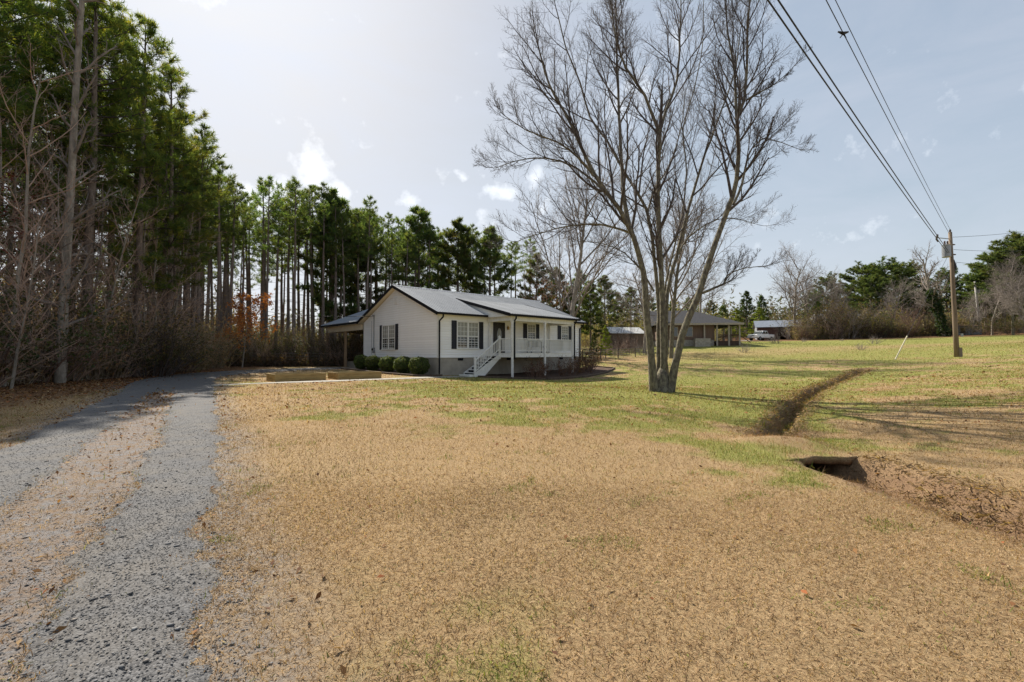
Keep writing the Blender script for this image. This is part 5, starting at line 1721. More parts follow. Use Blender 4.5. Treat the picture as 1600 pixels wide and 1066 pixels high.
# ---- the wood on the left
ORD = ['first', 'second', 'third', 'fourth', 'fifth', 'sixth', 'seventh', 'eighth', 'ninth', 'tenth', 'eleventh', 'twelfth', 'thirteenth', 'fourteenth', 'fifteenth', 'sixteenth', 'seventeenth', 'eighteenth', 'nineteenth', 'twentieth', 'twenty-first', 'twenty-second', 'twenty-third', 'twenty-fourth', 'twenty-fifth', 'twenty-sixth', 'twenty-seventh', 'twenty-eighth', 'twenty-ninth', 'thirtieth']
g5 = np.random.default_rng(55)
PL = 'tall pine in the dense wood left of the drive'
left_spots = [  # x, y, prototype, scale, label
    (-21.9, 29.0, 0, .98, 'green edge pine whose boughs hang furthest over the drive'),
    (-21.7, 26.3, 2, 1.04, 'green edge pine behind the yellowish thicket'),
    (-23.9, 31.8, 1, .92, 'green edge pine where the drive bends out of sight'),
    (-21.9, 23.4, 1, 1.12, 'tall green pine rising just right of the pale bare trunk'),
    (-25.0, 28.2, 0, 1.10, 'tall green pine deeper in the wood behind the edge pines'),
    (-23.6, 19.6, 2, 1.12, 'tall pine behind and left of the pale bare trunk'),
    (-26.2, 22.8, 1, 1.15, 'tall pine deep in the wood at the upper left corner'),
    (-24.6, 25.3, 2, 1.14, 'tall green pine seen just over the pine behind the thicket'),
    (-22.8, 17.4, 0, 1.10, 'tall pine nearest the left frame edge'),
    (-27.6, 25.6, 0, 1.18, 'dark tall pine filling the upper left behind the pale trunk'),
    (-26.6, 32.4, 2, 1.00, 'edge pine standing back from the drive bend'),
]
for x, y, k, s, lb in left_spots:
    plant('pine_tree', EDGE[k], x, y, s, g5.random() * 6.28, lb, 'pine tree', 'pines at the edge of the left wood')
n_ = 0
while n_ < 30:
    y = 17 + 22 * g5.random(); x = -21.5 - .10 * (y - 17) - 17 * g5.random() ** 1.3
    if x / y < -1.42: continue
    plant('pine_tree', PINES[g5.integers(6)], x, y, .95 + .3 * g5.random(), g5.random() * 6.28, PL, 'pine tree', 'pines deep in the left wood', tilt=(g5.normal() * .012, g5.normal() * .012))
    n_ += 1
# the pale trunk and other bare trees at the edge
def pale_trunk():
    y = 20.4; p = at(92, 600, y)
    b = np.array([p.x, y, gz(p.x, y)])
    pts = [np.array(at(px, py, y + dy)) - b for px, py, dy in ((93, 612, 0), (96, 540, .1), (101, 450, .2), (107, 350, .3), (113, 250, .3), (118, 150, .2), (124, 60, .1), (131, -40, 0), (137, -120, 0))]
    pts = resample(pts, .8); m = len(pts)
    rad = np.linspace(.20, .075, m)
    g = np.random.default_rng(9)
    T = [Tubes() for _ in range(5)]; rec = []
    T[0].add(pts, rad, 10)
    par = bare_par(3, nch=[26, 8, 5, 0], ang=[1.0, .8, .8, 0], ratio=[.16, .45, .5, 0], trop=[.02, .02, .02, 0])
    spawn(T, g, pts, rad, 17, 0, par, rec, start=.12, count=30)
    r = empty('bare_tree', b); tag(r, 'pale grey leafless trunk standing at the edge of the left wood', 'tree')
    link_mesh('trunk', T[0].mesh('trunk', M['bark_pale']), r)
    link_mesh('crown', limb_twig_mesh('crown', T[1:], twig_batch(g, rec, par), M['twig_grey']), r)


pale_trunk()
SL = ['slim bare sapling arching out over the leaf litter', 'slim bare sapling beside the pale trunk', 'slim bare tree in the thicket at the photo edge', 'slim bare tree between the edge pines', 'slim bare sapling by the yellowish thicket',
      'slim leaning bare tree near the frame edge', 'slim bare tree behind the arching sapling', 'slim grey sapling among the nearest pines', 'slim bare tree close to the drive bend']
spots_ = [(-19.2, 17.5, .75, .22), (-20.6, 21.0, .9, .06), (-21.6, 19.0, 1.1, .0), (-22.4, 24.0, 1.2, .05), (-21.6, 26.4, .75, .1), (-20.4, 18.3, 1.2, -.12), (-22.6, 20.2, 1.3, .03), (-24.4, 22.6, 1.35, 0), (-23.4, 30.0, 1.0, .04)]
for k in range(22):
    yy_ = 17 + 14 * (k + g5.random()) / 22
    spots_.append((-20.6 - .10 * (yy_ - 17) - 3.5 * g5.random(), yy_, .8 + .6 * g5.random(), g5.normal() * .08))
for k, (x, y, s, tl) in enumerate(spots_):
    plant('bare_sapling', BARE_SLIM[k % 3], x, y, s, g5.random() * 6.28, SL[k] if k < len(SL) else 'slim grey bare tree in the tangle of the left wood', 'tree', 'slim bare trees at the edge of the left wood' if k < len(SL) else 'slim bare trees inside the left wood', tilt=(0, tl))
plant('russet_sapling', RUSSET, -21.6, 17.8, 1.25, .4, 'bare sapling still holding russet leaves at the left edge', 'tree')
for k in range(17):
    y = 15.5 + 15.5 * (k + g5.random()) / 17; x = -19.9 - .16 * (y - 17) - 2.6 * g5.random()
    plant('bare_shrub', THICK[k % 2] if k % 4 else THICK_L[1], x, y, 1.0 + .8 * g5.random(), g5.random() * 6.28, f'tangled leafless shrub at the foot of the left wood, {ORD[k]} from the frame edge', 'shrub', 'tangled shrubs along the left wood', names=CN)
plant('leafy_shrub', THICK_L[0], -20.8, 26.2, 1.15, 1.0, 'yellowish thin-leaved shrub beside the drive bend', 'shrub', names=CN)
plant('leafy_shrub', THICK_L[0], -21.6, 27.6, 1.2, 3.0, 'yellowish thin-leaved shrub just behind the one at the drive', 'shrub', names=CN)
plant('evergreen_shrub', CEDAR[0], -20.3, 17.2, .26, 0, 'low dark evergreen shrub at the left edge of the wood', 'shrub')

# ---- the pine stand behind the drive and the house
rows = [(42.6, -33, -15.5, 13), (46.0, -36, -12, 14), (50.0, -38, -9, 15), (55.0, -42, -3.5, 16), (60, -46, 1, 22), (68, -52, 3.5, 24)]
rank = 0
for ri, (yy, xa, xb, n) in enumerate(rows):
    for k in range(n):
        x = xa + (xb - xa) * (k + .15 + .7 * g5.random()) / n; sh_ = float(smooth01(x, -27, -21)) if ri < 4 else 0.0
        y = yy + g5.normal() * .9 + .12 * (x + 20) + 6.5 * sh_
        s = (.90 + .2 * g5.random()) * (1.0 + .03 * ri) * (1 + .06 * sh_) * (1 - .15 * float(smooth01(x, -22, -12)))
        px = 800 + 711 * x / y
        if ri == 0:
            lb = f'front-row pine of the stand behind the drive, {ORD[k]} counting towards the house'
            grp = 'front row of the pine stand'
        else:
            lb = ['', 'straight pine in the second rank of the stand behind the drive', 'straight pine in the middle of the stand behind the drive', 'pine rising behind the white house in the rear of the stand', 'pine in the rear ranks of the stand', 'pine at the very back of the stand'][ri]
            grp = ['', 'second row of the pine stand', 'third row of the pine stand', 'fourth row of the pine stand', 'fifth row of the pine stand', 'rear row of the pine stand'][ri]
        plant('pine_tree', PINES[g5.integers(6) if not (-27 < x < -10 and ri < 4) else (1, 3, 5)[g5.integers(3)]], x, y, s, g5.random() * 6.28, lb, 'pine tree', grp, tilt=(g5.normal() * .015, g5.normal() * .015))
# big round-crowned pines seen over the roof
for px, top, y, lb, pr in ((520, 303, 52, 'full dark green pine above the rear porch', 4), (655, 328, 58, 'broad full-crowned pine rising above the roof ridge', 2), (715, 346, 60, 'deep green bushy pine over the middle of the roof', 4), (765, 358, 60, 'pine over the right half of the roof beside the gap of sky', 2), (560, 335, 55, 'dark pine just above the gable peak', 2)):
    p = at(px, top, y); z0 = gz(p.x, y); h = p.z - z0
    me = FULL[0] if px in (655, 765) else FULL[1]
    plant('pine_tree', me, p.x, y, h / 14.2, g5.random() * 6.28, lb, 'pine tree', 'full pines above the house')
plant('orange_sapling', ORANGE, at(378, 560, 37.6).x, 37.6, 1.3, 0, 'sapling with bright orange dead leaves among the pine trunks', 'tree')
# undergrowth below the stand: shrubs one can pick out, then the mass behind them
for k in range(24):
    x = -33 + 21 * (k + g5.random()) / 24; y = 40.4 + g5.random() * 2.0 + .10 * (x + 20)
    plant('bare_shrub', [THICK[1], THICK_L[0], THICK_L[1], THICK[0]][k % 4], x, y, .7 + .45 * g5.random(), g5.random() * 6.28, f'scrubby shrub behind the vine-grown fence, {ORD[k]} from the drive bend', 'shrub', 'scrub below the pine stand', names=CN)


def undergrowth(name, seed, region, count, H, label, tints, probs, leaf=.16, k=5, wd=1.0, stem=1.0):
    """a mass of thin stems and dead leaves nobody could count"""
    g = np.random.default_rng(seed)
    x = region(g, count)
    z = ground(x[:, 0], x[:, 1])
    n = len(x)
    base = np.column_stack([x, z - .05])
    d = g.normal(size=(n, 3)) * .35 + [0, 0, 1]; d /= np.linalg.norm(d, axis=1)[:, None]
    l = H * (.35 + .9 * g.random((n, 1))) * (.45 + 1.1 * fbm(x[:, 0] * .22, x[:, 1] * .22, seed + 60, 3))[:, None]
    s = np.cross(d, g.normal(size=(n, 3))); s /= np.linalg.norm(s, axis=1)[:, None]
    w = (.012 + .014 * g.random((n, 1))) * wd
    mid = base + d * l * .55 + g.normal(size=(n, 3)) * .10; top = base + d * l + g.normal(size=(n, 3)) * .25
    V1 = np.stack([base - s * w, base + s * w, mid + s * w * .7, mid - s * w * .7, top], 1).reshape(-1, 3)
    i = np.arange(n)[:, None] * 5
    F4 = np.concatenate([i + 0, i + 1, i + 2, i + 3], 1); F3 = np.concatenate([i + 3, i + 2, i + 4], 1)
    tn = np.array([(.15, .115, .09), (.22, .18, .145), (.10, .078, .062)])[g.choice(3, n)] * stem
    T1 = np.repeat(tn, 5, 0)
    C = np.repeat(base + d * l * .2, k, 0) + (np.repeat(d * l, k, 0) * g.random((n * k, 1))) * .95 + g.normal(size=(n * k, 3)) * .22
    V2, F2, T2 = tufts(C, g.normal(size=C.shape), g, 2, leaf, leaf * .4, tints, probs, 1.0)
    o = link_mesh(name, np_mesh(name, np.concatenate([V1, V2]), [F4, np.concatenate([F3, F2 + len(V1)])], M['leaf'], tint=np.concatenate([T1, T2])))
    tag(o, label, kind='stuff')


BR = [(.17, .125, .085), (.22, .16, .10), (.12, .105, .06), (.10, .12, .05), (.28, .19, .10)]
def reg_back(g, n):
    x = -40 + 46 * g.random(n); y = 42 + 22 * g.random(n) ** 1.4 + .15 * (x + 20)
    k = (y > 50) | (x < -13)
    return np.column_stack([x, y])[k]
def reg_left(g, n):
    y = 15.5 + 22 * g.random(n); x = -20.4 - .14 * (y - 17) - 16 * g.random(n) ** 1.5
    return np.column_stack([x, y])
def reg_fence(g, n):
    t = g.random(n); return np.column_stack([-27 + 14.4 * t, 38.6 + 2.6 * t]) + g.normal(size=(n, 2)) * .22
def reg_right(g, n):
    x = 50 + 38 * g.random(n); y = 87 + 12 * g.random(n) ** 1.5; return np.column_stack([x, y])[x / y > .622]
def reg_mid(g, n):
    x = 4 + 42 * g.random(n); y = 66 + 22 * g.random(n) + .1 * x; return np.column_stack([x, y])[x / y < .455]


undergrowth('undergrowth', 1, reg_back, 6500, 3.4, 'brown undergrowth below the pine stand', BR, [.3, .2, .2, .2, .1])
undergrowth('undergrowth', 2, reg_left, 8000, 3.8, 'dark tangled undergrowth in the left wood', [(.34, .22, .14), (.40, .26, .16), (.24, .18, .10), (.15, .18, .08), (.42, .22, .11)], [.35, .25, .2, .08, .12], stem=1.8)
undergrowth('dead_vines', 3, reg_fence, 1500, .95, 'brown vines grown over the wire fence', BR, [.35, .3, .15, .1, .1])
undergrowth('undergrowth', 4, reg_right, 5200, 3.5, 'olive brown brush along the far side of the field', [(.22, .20, .09), (.28, .24, .11), (.21, .15, .095), (.13, .15, .06), (.33, .25, .15)], [.3, .2, .2, .2, .1], stem=1.5, leaf=.30, k=6, wd=1.6)
undergrowth('undergrowth', 6, reg_mid, 4200, 4.2, 'brown brush behind the neighbouring house', [(.20, .18, .08), (.26, .22, .10), (.19, .14, .085), (.12, .14, .055), (.30, .23, .13)], [.25, .2, .25, .2, .1], leaf=.26, k=6, wd=1.5)
def reg_far(g, n):
    x = -150 + 260 * g.random(n); y = 104 + 26 * g.random(n) + .12 * np.abs(x - 20); return np.column_stack([x, y])
def reg_hill(g, n):
    x = 95 + 110 * g.random(n); y = 92 + 50 * g.random(n) + .1 * (x - 95); return np.column_stack([x, y])
undergrowth('far_woods', 7, reg_far, 6000, 8.0, 'far belt of mixed winter woods behind everything', [(.11, .095, .062), (.085, .10, .045), (.065, .085, .038), (.13, .105, .07)], [.3, .25, .25, .2], leaf=.75, k=7, wd=4.0)
def reg_lefar(g, n):
    x = -40 - 45 * g.random(n); y = 18 + 50 * g.random(n); return np.column_stack([x, y])
undergrowth('far_woods', 9, reg_lefar, 3600, 10.0, 'dim depth of the left wood behind the nearer trees', [(.10, .085, .058), (.075, .09, .042), (.06, .08, .036), (.12, .095, .065)], [.35, .2, .2, .25], leaf=.55, k=7, wd=3.0)
undergrowth('far_woods', 8, reg_hill, 3600, 10.0, 'wooded hillside across the field at the right', [(.11, .095, .062), (.085, .10, .045), (.065, .09, .038), (.13, .105, .07)], [.2, .3, .3, .2], leaf=.85, k=6, wd=4.0)

# ---- trees between the white house and the neighbour
def by_top(name, parts, px, top, y, H, label, cat='tree', group=None, wide=1.0, names=('trunk', 'crown', 'branches'), tilt=(0, 0)):
    p = at(px, top, y); h = p.z - gz(p.x, y)
    s = h / H
    return plant(name, parts, p.x, y, s * wide, g5.random() * 6.28, label, cat, group, names, tilt, sz=s)


by_top('bare_tree', BARE_BIG[1], 886, 262, 47, 13.6, 'leafless upright tree behind the right end of the white house')
by_top('bare_tree', BARE_BIG[0], 1046, 300, 46, 14.0, 'leafless grey tree seen through the stems of the big lawn tree')
by_top('bare_tree', BARE_BIG[2], 1005, 395, 52, 11.5, 'low spreading bare tree left of the big lawn tree')
by_top('bare_tree', BARE_BIG[2], 1090, 405, 68, 11.5, 'bare tree behind the neighbouring house')
for k, (px, top, y, lb) in enumerate([(905, 425, 66, 'mixed green pine just right of the white house roof'), (838, 398, 64, 'thin pine at the end of the stand over the roof'), (945, 432, 70, 'dark pine above the pale metal shed'), (870, 420, 68, 'pine half hidden behind the upright bare tree'),
                                     (1075, 466, 84, 'pine showing over the neighbouring roof'), (1110, 470, 88, 'pine over the right slope of the neighbouring roof'), (985, 450, 78, 'pine glimpsed left of the lawn tree stems'), (1015, 462, 86, 'pine glimpsed between the lawn tree stems'), (922, 440, 60, 'bushy green pine beyond the right gutter of the white house'), (965, 458, 74, 'dull green pine behind the pale shed roof'), (1130, 478, 92, 'pine beside the bright green conifer'), (890, 450, 58, 'low bushy pine close behind the white house'), (1050, 470, 80, 'pine right behind the lawn tree')]):
    by_top('pine_tree', FULL[k % 2], px, top, y, 14.2, lb, 'pine tree', 'pines behind the neighbouring house')
by_top('bare_sapling', BARE_SLIM[0], 820, 398, 58, 10.3, 'thin bare tree behind the right part of the roof')
by_top('bare_sapling', BARE_SLIM[1], 608, 345, 56, 11.5, 'thin bare tree standing among the pines over the gable')
by_top('russet_sapling', RUSSET, 850, 430, 55, 8.2, 'russet twiggy tree above the porch roof')
by_top('conifer', CEDAR[1], 946, 508, 48, 9.2, 'small yellow green conifer beside the wire fence', 'conifer')
by_top('conifer', CEDAR[0], 928, 520, 47, 9.2, 'small dull green conifer next to the yellow green one', 'conifer')
by_top('conifer', CEDAR[0], 1166, 455, 105, 9.2, 'dark pointed conifer behind the neighbouring porch', 'conifer', wide=1.25)
by_top('conifer', CEDAR[0], 1190, 462, 108, 9.2, 'dark pointed conifer above the pickup', 'conifer', wide=1.2)
by_top('conifer', CEDAR[1], 1150, 482, 96, 9.2, 'bright green conifer right of the neighbouring roof', 'conifer', wide=1.3)
by_top('conifer', CEDAR[1], 1186, 480, 100, 9.2, 'bright green conifer straight behind the pickup', 'conifer', wide=1.5)
for k, (px, top, y) in enumerate([(960, 528, 50), (985, 525, 52), (1005, 530, 50), (930, 532, 49), (972, 500, 60), (1040, 510, 66)]):
    by_top('bare_shrub', THICK[(k + 1) % 3], px, top, y, 3.0, ['brown scrubby shrub in front of the pale shed', 'twiggy shrub by the shed end wall', 'twiggy shrub left of the lawn tree', 'low shrub beside the small conifers', 'taller twiggy shrub behind the pale shed', 'twiggy shrub by the neighbouring wall'][k], 'shrub', 'scrub round the pale shed', names=CN)

# ---- far side of the field
by_top('bare_tree', BARE_BIG[2], 1243, 403, 92, 11.2, 'large spreading bare tree right of the barn')
for k, (px, top, y, w, lb) in enumerate([(1292, 440, 108, .9, 'low dark pine behind the brush right of the bare tree'), (1346, 424, 106, 1.0, 'flat-topped pine left of the brighter green one'), (1382, 420, 102, 1.15, 'bright green flat-topped pine across the field'), (1408, 420, 112, 1.0, 'dark flat-topped pine behind the bright green one'),
                                        (1428, 442, 114, .8, 'dark pine half hidden by the ivy tree'), (1478, 430, 104, .8, 'dark pine right behind the utility pole'), (1498, 470, 108, .9, 'low dark pine between the two poles'), (1320, 455, 112, .9, 'low pine deep behind the brown brush'),
                                        (1538, 424, 92, 1.0, 'dark pine at the foot of the hillside trees'), (1566, 404, 90, 1.1, 'tall pine on the hillside'), (1592, 388, 86, 1.2, 'tallest hillside pine at the right frame edge'), (1618, 375, 86, 1.2, 'hillside pine cut by the right frame edge'), (1520, 452, 100, .9, 'low hillside pine behind the thin pole'), (1555, 430, 96, 1.1, 'rounded green pine above the olive shrubs'), (1580, 410, 98, 1.2, 'rounded green pine high on the hillside'), (1360, 440, 98, 1.0, 'green pine in front of the flat-topped pair'), (1270, 462, 104, .9, 'low green pine just right of the spreading bare tree'), (1435, 462, 100, .9, 'low green pine left of the ivy tree foot')]):
    by_top('pine_tree', DOME[k % 2], px, top, y, 15.2, lb, 'pine tree', 'pines across the field', wide=w * 1.25)
for k, (px, top, y, lb) in enumerate([(1548, 440, 80, 'grey bare tree in front of the hillside pines'), (1580, 425, 78, 'tall grey bare tree at the right of the field'), (1518, 470, 84, 'small grey bare tree behind the small shed'), (1605, 440, 74, 'grey bare tree cut by the right frame edge'),
                                      (1300, 452, 94, 'brown bare tree over the brush'), (1395, 455, 92, 'bare tree standing before the flat-topped pines'), (1330, 470, 90, 'low bare tree in the middle of the brush'), (1265, 440, 98, 'bare tree just behind the large spreading one')]):
    by_top('bare_tree', BARE_BIG[(k + 2) % 3], px, top, y, 11.5, lb, 'tree', 'bare trees across the field')
for k in range(30):
    px = 1236 + 242 * (k + g5.random() * .8) / 30; y = 86 + 5 * g5.random()
    top = 476 + 34 * g5.random() - (10 if 1280 < px < 1340 else 0)
    pr = [THICK[0], THICK_L[0], THICK[2], THICK[1], THICK_L[1]][k % 5] if not (1375 < px < 1440) else THICK[2]
    by_top('bare_shrub', pr, px, top, y, 3.1, f'big twiggy shrub in the far field brush, {ORD[k]} counting from the barn', 'shrub', 'brush along the far field edge', names=CN)
for k, (px, top, y) in enumerate([(1512, 505, 84), (1550, 492, 80), (1580, 495, 80), (1600, 490, 82)]):
    by_top('bare_shrub', [THICK_L[0], THICK_L[1]][k % 2], px, top, y, 3.1, ['vine-covered shrub against the small shed', 'olive shrub right of the small shed', 'olive shrub below the hillside trees', 'olive shrub at the right frame edge'][k], 'shrub', names=CN)


def ivy_tree():
    y = 82; p = at(1474, 528, y); b = np.array([p.x, y, gz(p.x, y)])
    r = empty('ivy_tree', b); tag(r, 'leaning tree with an ivy-covered trunk left of the utility pole', 'tree')
    g = np.random.default_rng(77)
    pts = resample([np.array(at(px, py, y)) - b for px, py in ((1476, 532), (1470, 500), (1462, 475), (1452, 452), (1447, 430), (1442, 405))], .7)
    rad = np.linspace(.42, .10, len(pts))
    T = [Tubes() for _ in range(5)]; rec = []; T[0].add(pts, rad, 8)
    par = bare_par(4, nch=[12, 9, 7, 4, 0], trop=[.0, .06, .04, .02, .02], ratio=[.55, .5, .5, .5, 0], ang=[.8, .8, .8, .7, 0])
    spawn(T, g, pts, rad, 12, 0, par, rec, start=.3, count=15)
    link_mesh('trunk', T[0].mesh('trunk', M['bark_pale']), r)
    link_mesh('crown', limb_twig_mesh('crown', T[1:], twig_batch(g, rec, par), M['twig_grey']), r)
    m = int(len(pts) * .62); i = g.integers(0, m, 1500)
    C = pts[i] + g.normal(size=(1500, 3)) * np.array([.34, .34, .35])
    V, F, Tn = tufts(C, g.normal(size=C.shape), g, 3, .34, .22, [(.030, .055, .020), (.045, .075, .026)], [.6, .4], 1.0)
    link_mesh('ivy', np_mesh('ivy', V, F, M['leaf'], tint=Tn), r)


ivy_tree()
# little shrubs out in the lawns
for k, (px, py, y, s) in enumerate([(1212, 543, 62, 1.1), (1345, 554, 46, .62), (1366, 543, 58, .9), (1256, 537, 72, .6), (1163, 552, 48, .8), (1316, 537, 74, .4)]):
    p = at(px, py, y)
    plant('lawn_shrub', FIELD_SHRUB, p.x, y, s, k * 1.1, ['rounded twiggy shrub in the neighbouring lawn near the pickup', 'low cut-back shrub clump in the field', 'upright twiggy shrub in the field nearest the brush', 'tiny bare sapling in the field by the barn', 'thin bare sapling on the dry strip of lawn', 'tiny tuft of twigs in the middle of the field'][k], 'shrub', names=CN)
# shrubs under the porch
for k, (u, v, s) in enumerate([(4.9, -3.6, 1.0), (5.7, -3.3, .9), (8.0, -3.7, .95), (9.2, -3.2, .9), (10.9, -2.9, 1.25), (12.0, -2.2, 1.15), (12.9, -1.7, 1.1)]):
    p = hw(u, v)
    plant('porch_shrub', PORCH_SHRUB, p.x, p.y, s, k * 1.7, ['reddish winter shrub by the first porch post', 'reddish winter shrub just right of the first porch post', 'reddish winter shrub by the middle porch post', 'reddish winter shrub between middle and last porch posts', 'tall reddish winter shrub by the last porch post', 'reddish winter shrub right of the last porch post', 'outermost reddish winter shrub at the right end of the bed'][k], 'shrub', 'winter shrubs in the porch bed', names=CN)
# ------------------------------------------------------------------ grass, gravel, leaves
def in_house(x, y):
    dx, dy = x - HX, y - HY
    c, s = math.cos(HR), math.sin(HR)
    u = dx * c + dy * s; v = -dx * s + dy * c
    beds = ((u > -12.3) & (u < 1.6) & (np.abs(v + 1.05) < .62))
    core = (u > -1.9) & (u < 15.9) & (v > -.3) & (v < 19.5)
    bed2 = (u > 1.8) & (u < 15.8) & (v > -5.0) & (v < 0) & (v > -5.05 + .18 * np.abs(u - 8) * (u > 8) + .55 * np.clip(4.9 - u, 0, 9))
    b1 = np.zeros(x.shape, bool)
    for cx, cy in ((-11.5, 22.1), (-9.15, 24.0)):
        ex, ey = x - cx, y - cy; a = ex * c + ey * s; b = -ex * s + ey * c
        b1 |= (a > -.02) & (a < 2.47) & (b > -.02) & (b < 1.52)
    return beds | core | bed2 | b1


DRY_T = np.array([(.360, .250, .130), (.298, .196, .102), (.435, .315, .178), (.185, .122, .070), (.53, .410, .255)])
GRN_T = np.array([(.125, .165, .030), (.180, .215, .045), (.235, .245, .070), (.085, .125, .028)])


def scatter(g, n, y0, y1, spread=1.30, pad=1.6):
    """points over the wedge in front of the camera, evenly by area"""
    y = np.sqrt(y0 ** 2 + (y1 ** 2 - y0 ** 2) * g.random(n))
    x = (g.random(n) * 2 - 1) * (spread * y + pad)
    return x, y


def blades(name, seed, zones, label, kind):
    g = np.random.default_rng(seed)
    VV, FF4, FF3, TT = [], [], [], []
    off = 0
    for n, y0, y1, ln, wd, bent in zones:
        x, y = scatter(g, n, y0, y1)
        gr, lit, dit = masks(x, y)
        fld, dd, o = drive_field(x, y)
        on = np.where(fld > 0, np.exp(-np.clip(fld, 0, 1) / .11) * .75, 1.0)
        fin = 1 if y0 < 1.5 else smooth01(y, y0, y0 * 1.45)
        on = on * fin * (1 - smooth01(y, y1 / 1.45, y1))
        mid = (np.abs(o) < .5) & (fld <= 0) & (dd < 3)
        on = np.where(mid, on * (.30 if kind == 'dry' else .15), on)
        clump = fbm(x * 1.1, y * 1.1, 91, 3)
        if kind == 'dry':
            pr = on * (1 - .88 * lit) * (1 - .25 * gr) * (.55 + .9 * clump)
        else:
            pr = on * (1 - lit) * (smooth01(gr, .10, .75) * .9 + .035 + smooth01(fbm(x * 2.3, y * 2.3, 64, 3), .70, .80) * .9) * (.4 + 1.1 * clump)
        pr = pr * (1 - .62 * smooth01(dit, .25, .6))
        pr = np.where((y > 5.5) & (y < crossing_edge(x) + .02) & (dit > .4), pr * .1, pr)
        pr = np.where((x > 3.7) & (x < 5.4) & (y > crossing_edge(x)) & (y < 8.5), np.maximum(pr, on * .6) if kind == 'dry' else pr, pr)
        k = (g.random(n) < pr) & ~in_house(x, y)
        x, y, gr, dit = x[k], y[k], gr[k], dit[k]; m = len(x)
        z = surface(x, y)
        far = np.clip(y / 6.0, 1, 9)
        if kind == 'dry':
            el = np.clip(g.normal(.50, .38, m), .02, 1.45)
            tn = DRY_T[g.choice(5, m, p=[.30, .26, .17, .22, .05])]
            tn = tn * (.62 + .76 * fbm(x * .9, y * .9, 44, 5))[:, None] * (.8 + .4 * g.random((m, 1)))
            mixg = (gr * g.random(m) > .45)[:, None]
            tn = np.where(mixg, tn * .5 + .5 * GRN_T[g.choice(4, m)] * 1.3, tn)
            tn = np.where((dit > .5)[:, None], tn * np.array([.72, .66, .60]), tn)
        else:
            el = np.clip(g.normal(.85, .32, m), .1, 1.5)
            tn = GRN_T[g.choice(4, m, p=[.35, .3, .2, .15])] * (.8 + .45 * g.random((m, 1)))
        az = g.random(m) * 6.283
        L = ln * (.5 + 1.0 * g.random(m)) * (1 + 1.1 * dit)
        d = np.stack([np.cos(az) * np.cos(el), np.sin(az) * np.cos(el), np.sin(el)], 1)
        s = np.stack([-np.sin(az), np.cos(az), np.zeros(m)], 1)
        tw = g.normal(size=(m, 1)) * .6
        s = s + np.array([0, 0, 1]) * tw; s /= np.linalg.norm(s, axis=1)[:, None]
        w = (wd * (.6 + .8 * g.random(m)))[:, None]
        b = np.stack([x, y, z - .004], 1)
        if bent:
            mid_ = b + d * (L * .55)[:, None]
            d2 = d + np.array([0, 0, -1]) * (.3 + .8 * g.random((m, 1))) + g.normal(size=(m, 3)) * .35
            d2 /= np.linalg.norm(d2, axis=1)[:, None]
            tip = mid_ + d2 * (L * .55)[:, None]
            tip[:, 2] = np.maximum(tip[:, 2], z + .002)
            V = np.stack([b - s * w * .5, b + s * w * .5, mid_ + s * w * .45, mid_ - s * w * .45, tip], 1).reshape(-1, 3)
            i = off + np.arange(m)[:, None] * 5
            FF4.append(np.concatenate([i, i + 1, i + 2, i + 3], 1)); FF3.append(np.concatenate([i + 3, i + 2, i + 4], 1))
            TT.append(np.repeat(tn, 5, 0))
        else:
            tip = b + d * L[:, None]
            V = np.stack([b - s * w * .5, b + s * w * .5, tip], 1).reshape(-1, 3)
            i = off + np.arange(m)[:, None] * 3
            FF3.append(np.concatenate([i, i + 1, i + 2], 1)); TT.append(np.repeat(tn, 3, 0))
        VV.append(V); off += len(V)
    F = [np.concatenate(FF4)] if FF4 else []
    if FF3: F.append(np.concatenate(FF3))
    o = link_mesh(name, np_mesh(name, np.concatenate(VV), F, M['grass'], tint=np.concatenate(TT)))
    tag(o, label, kind='stuff')
    print(name, sum(len(f) for f in F))


blades('dry_grass', 5, [(430000, 1.3, 5.6, .037, .0033, True), (380000, 3.9, 12.0, .044, .0066, False), (300000, 8.3, 27.0, .070, .0145, False), (180000, 18.6, 60.0, .10, .028, False)], 'short dead tan grass over the lawn', 'dry')
blades('green_grass', 6, [(160000, 1.3, 6.5, .045, .0042, True), (260000, 4.5, 16.0, .058, .0080, False), (200000, 11.0, 36.0, .078, .015, False), (140000, 25.0, 90.0, .12, .03, False)], 'patches of short green grass in the lawn', 'green')


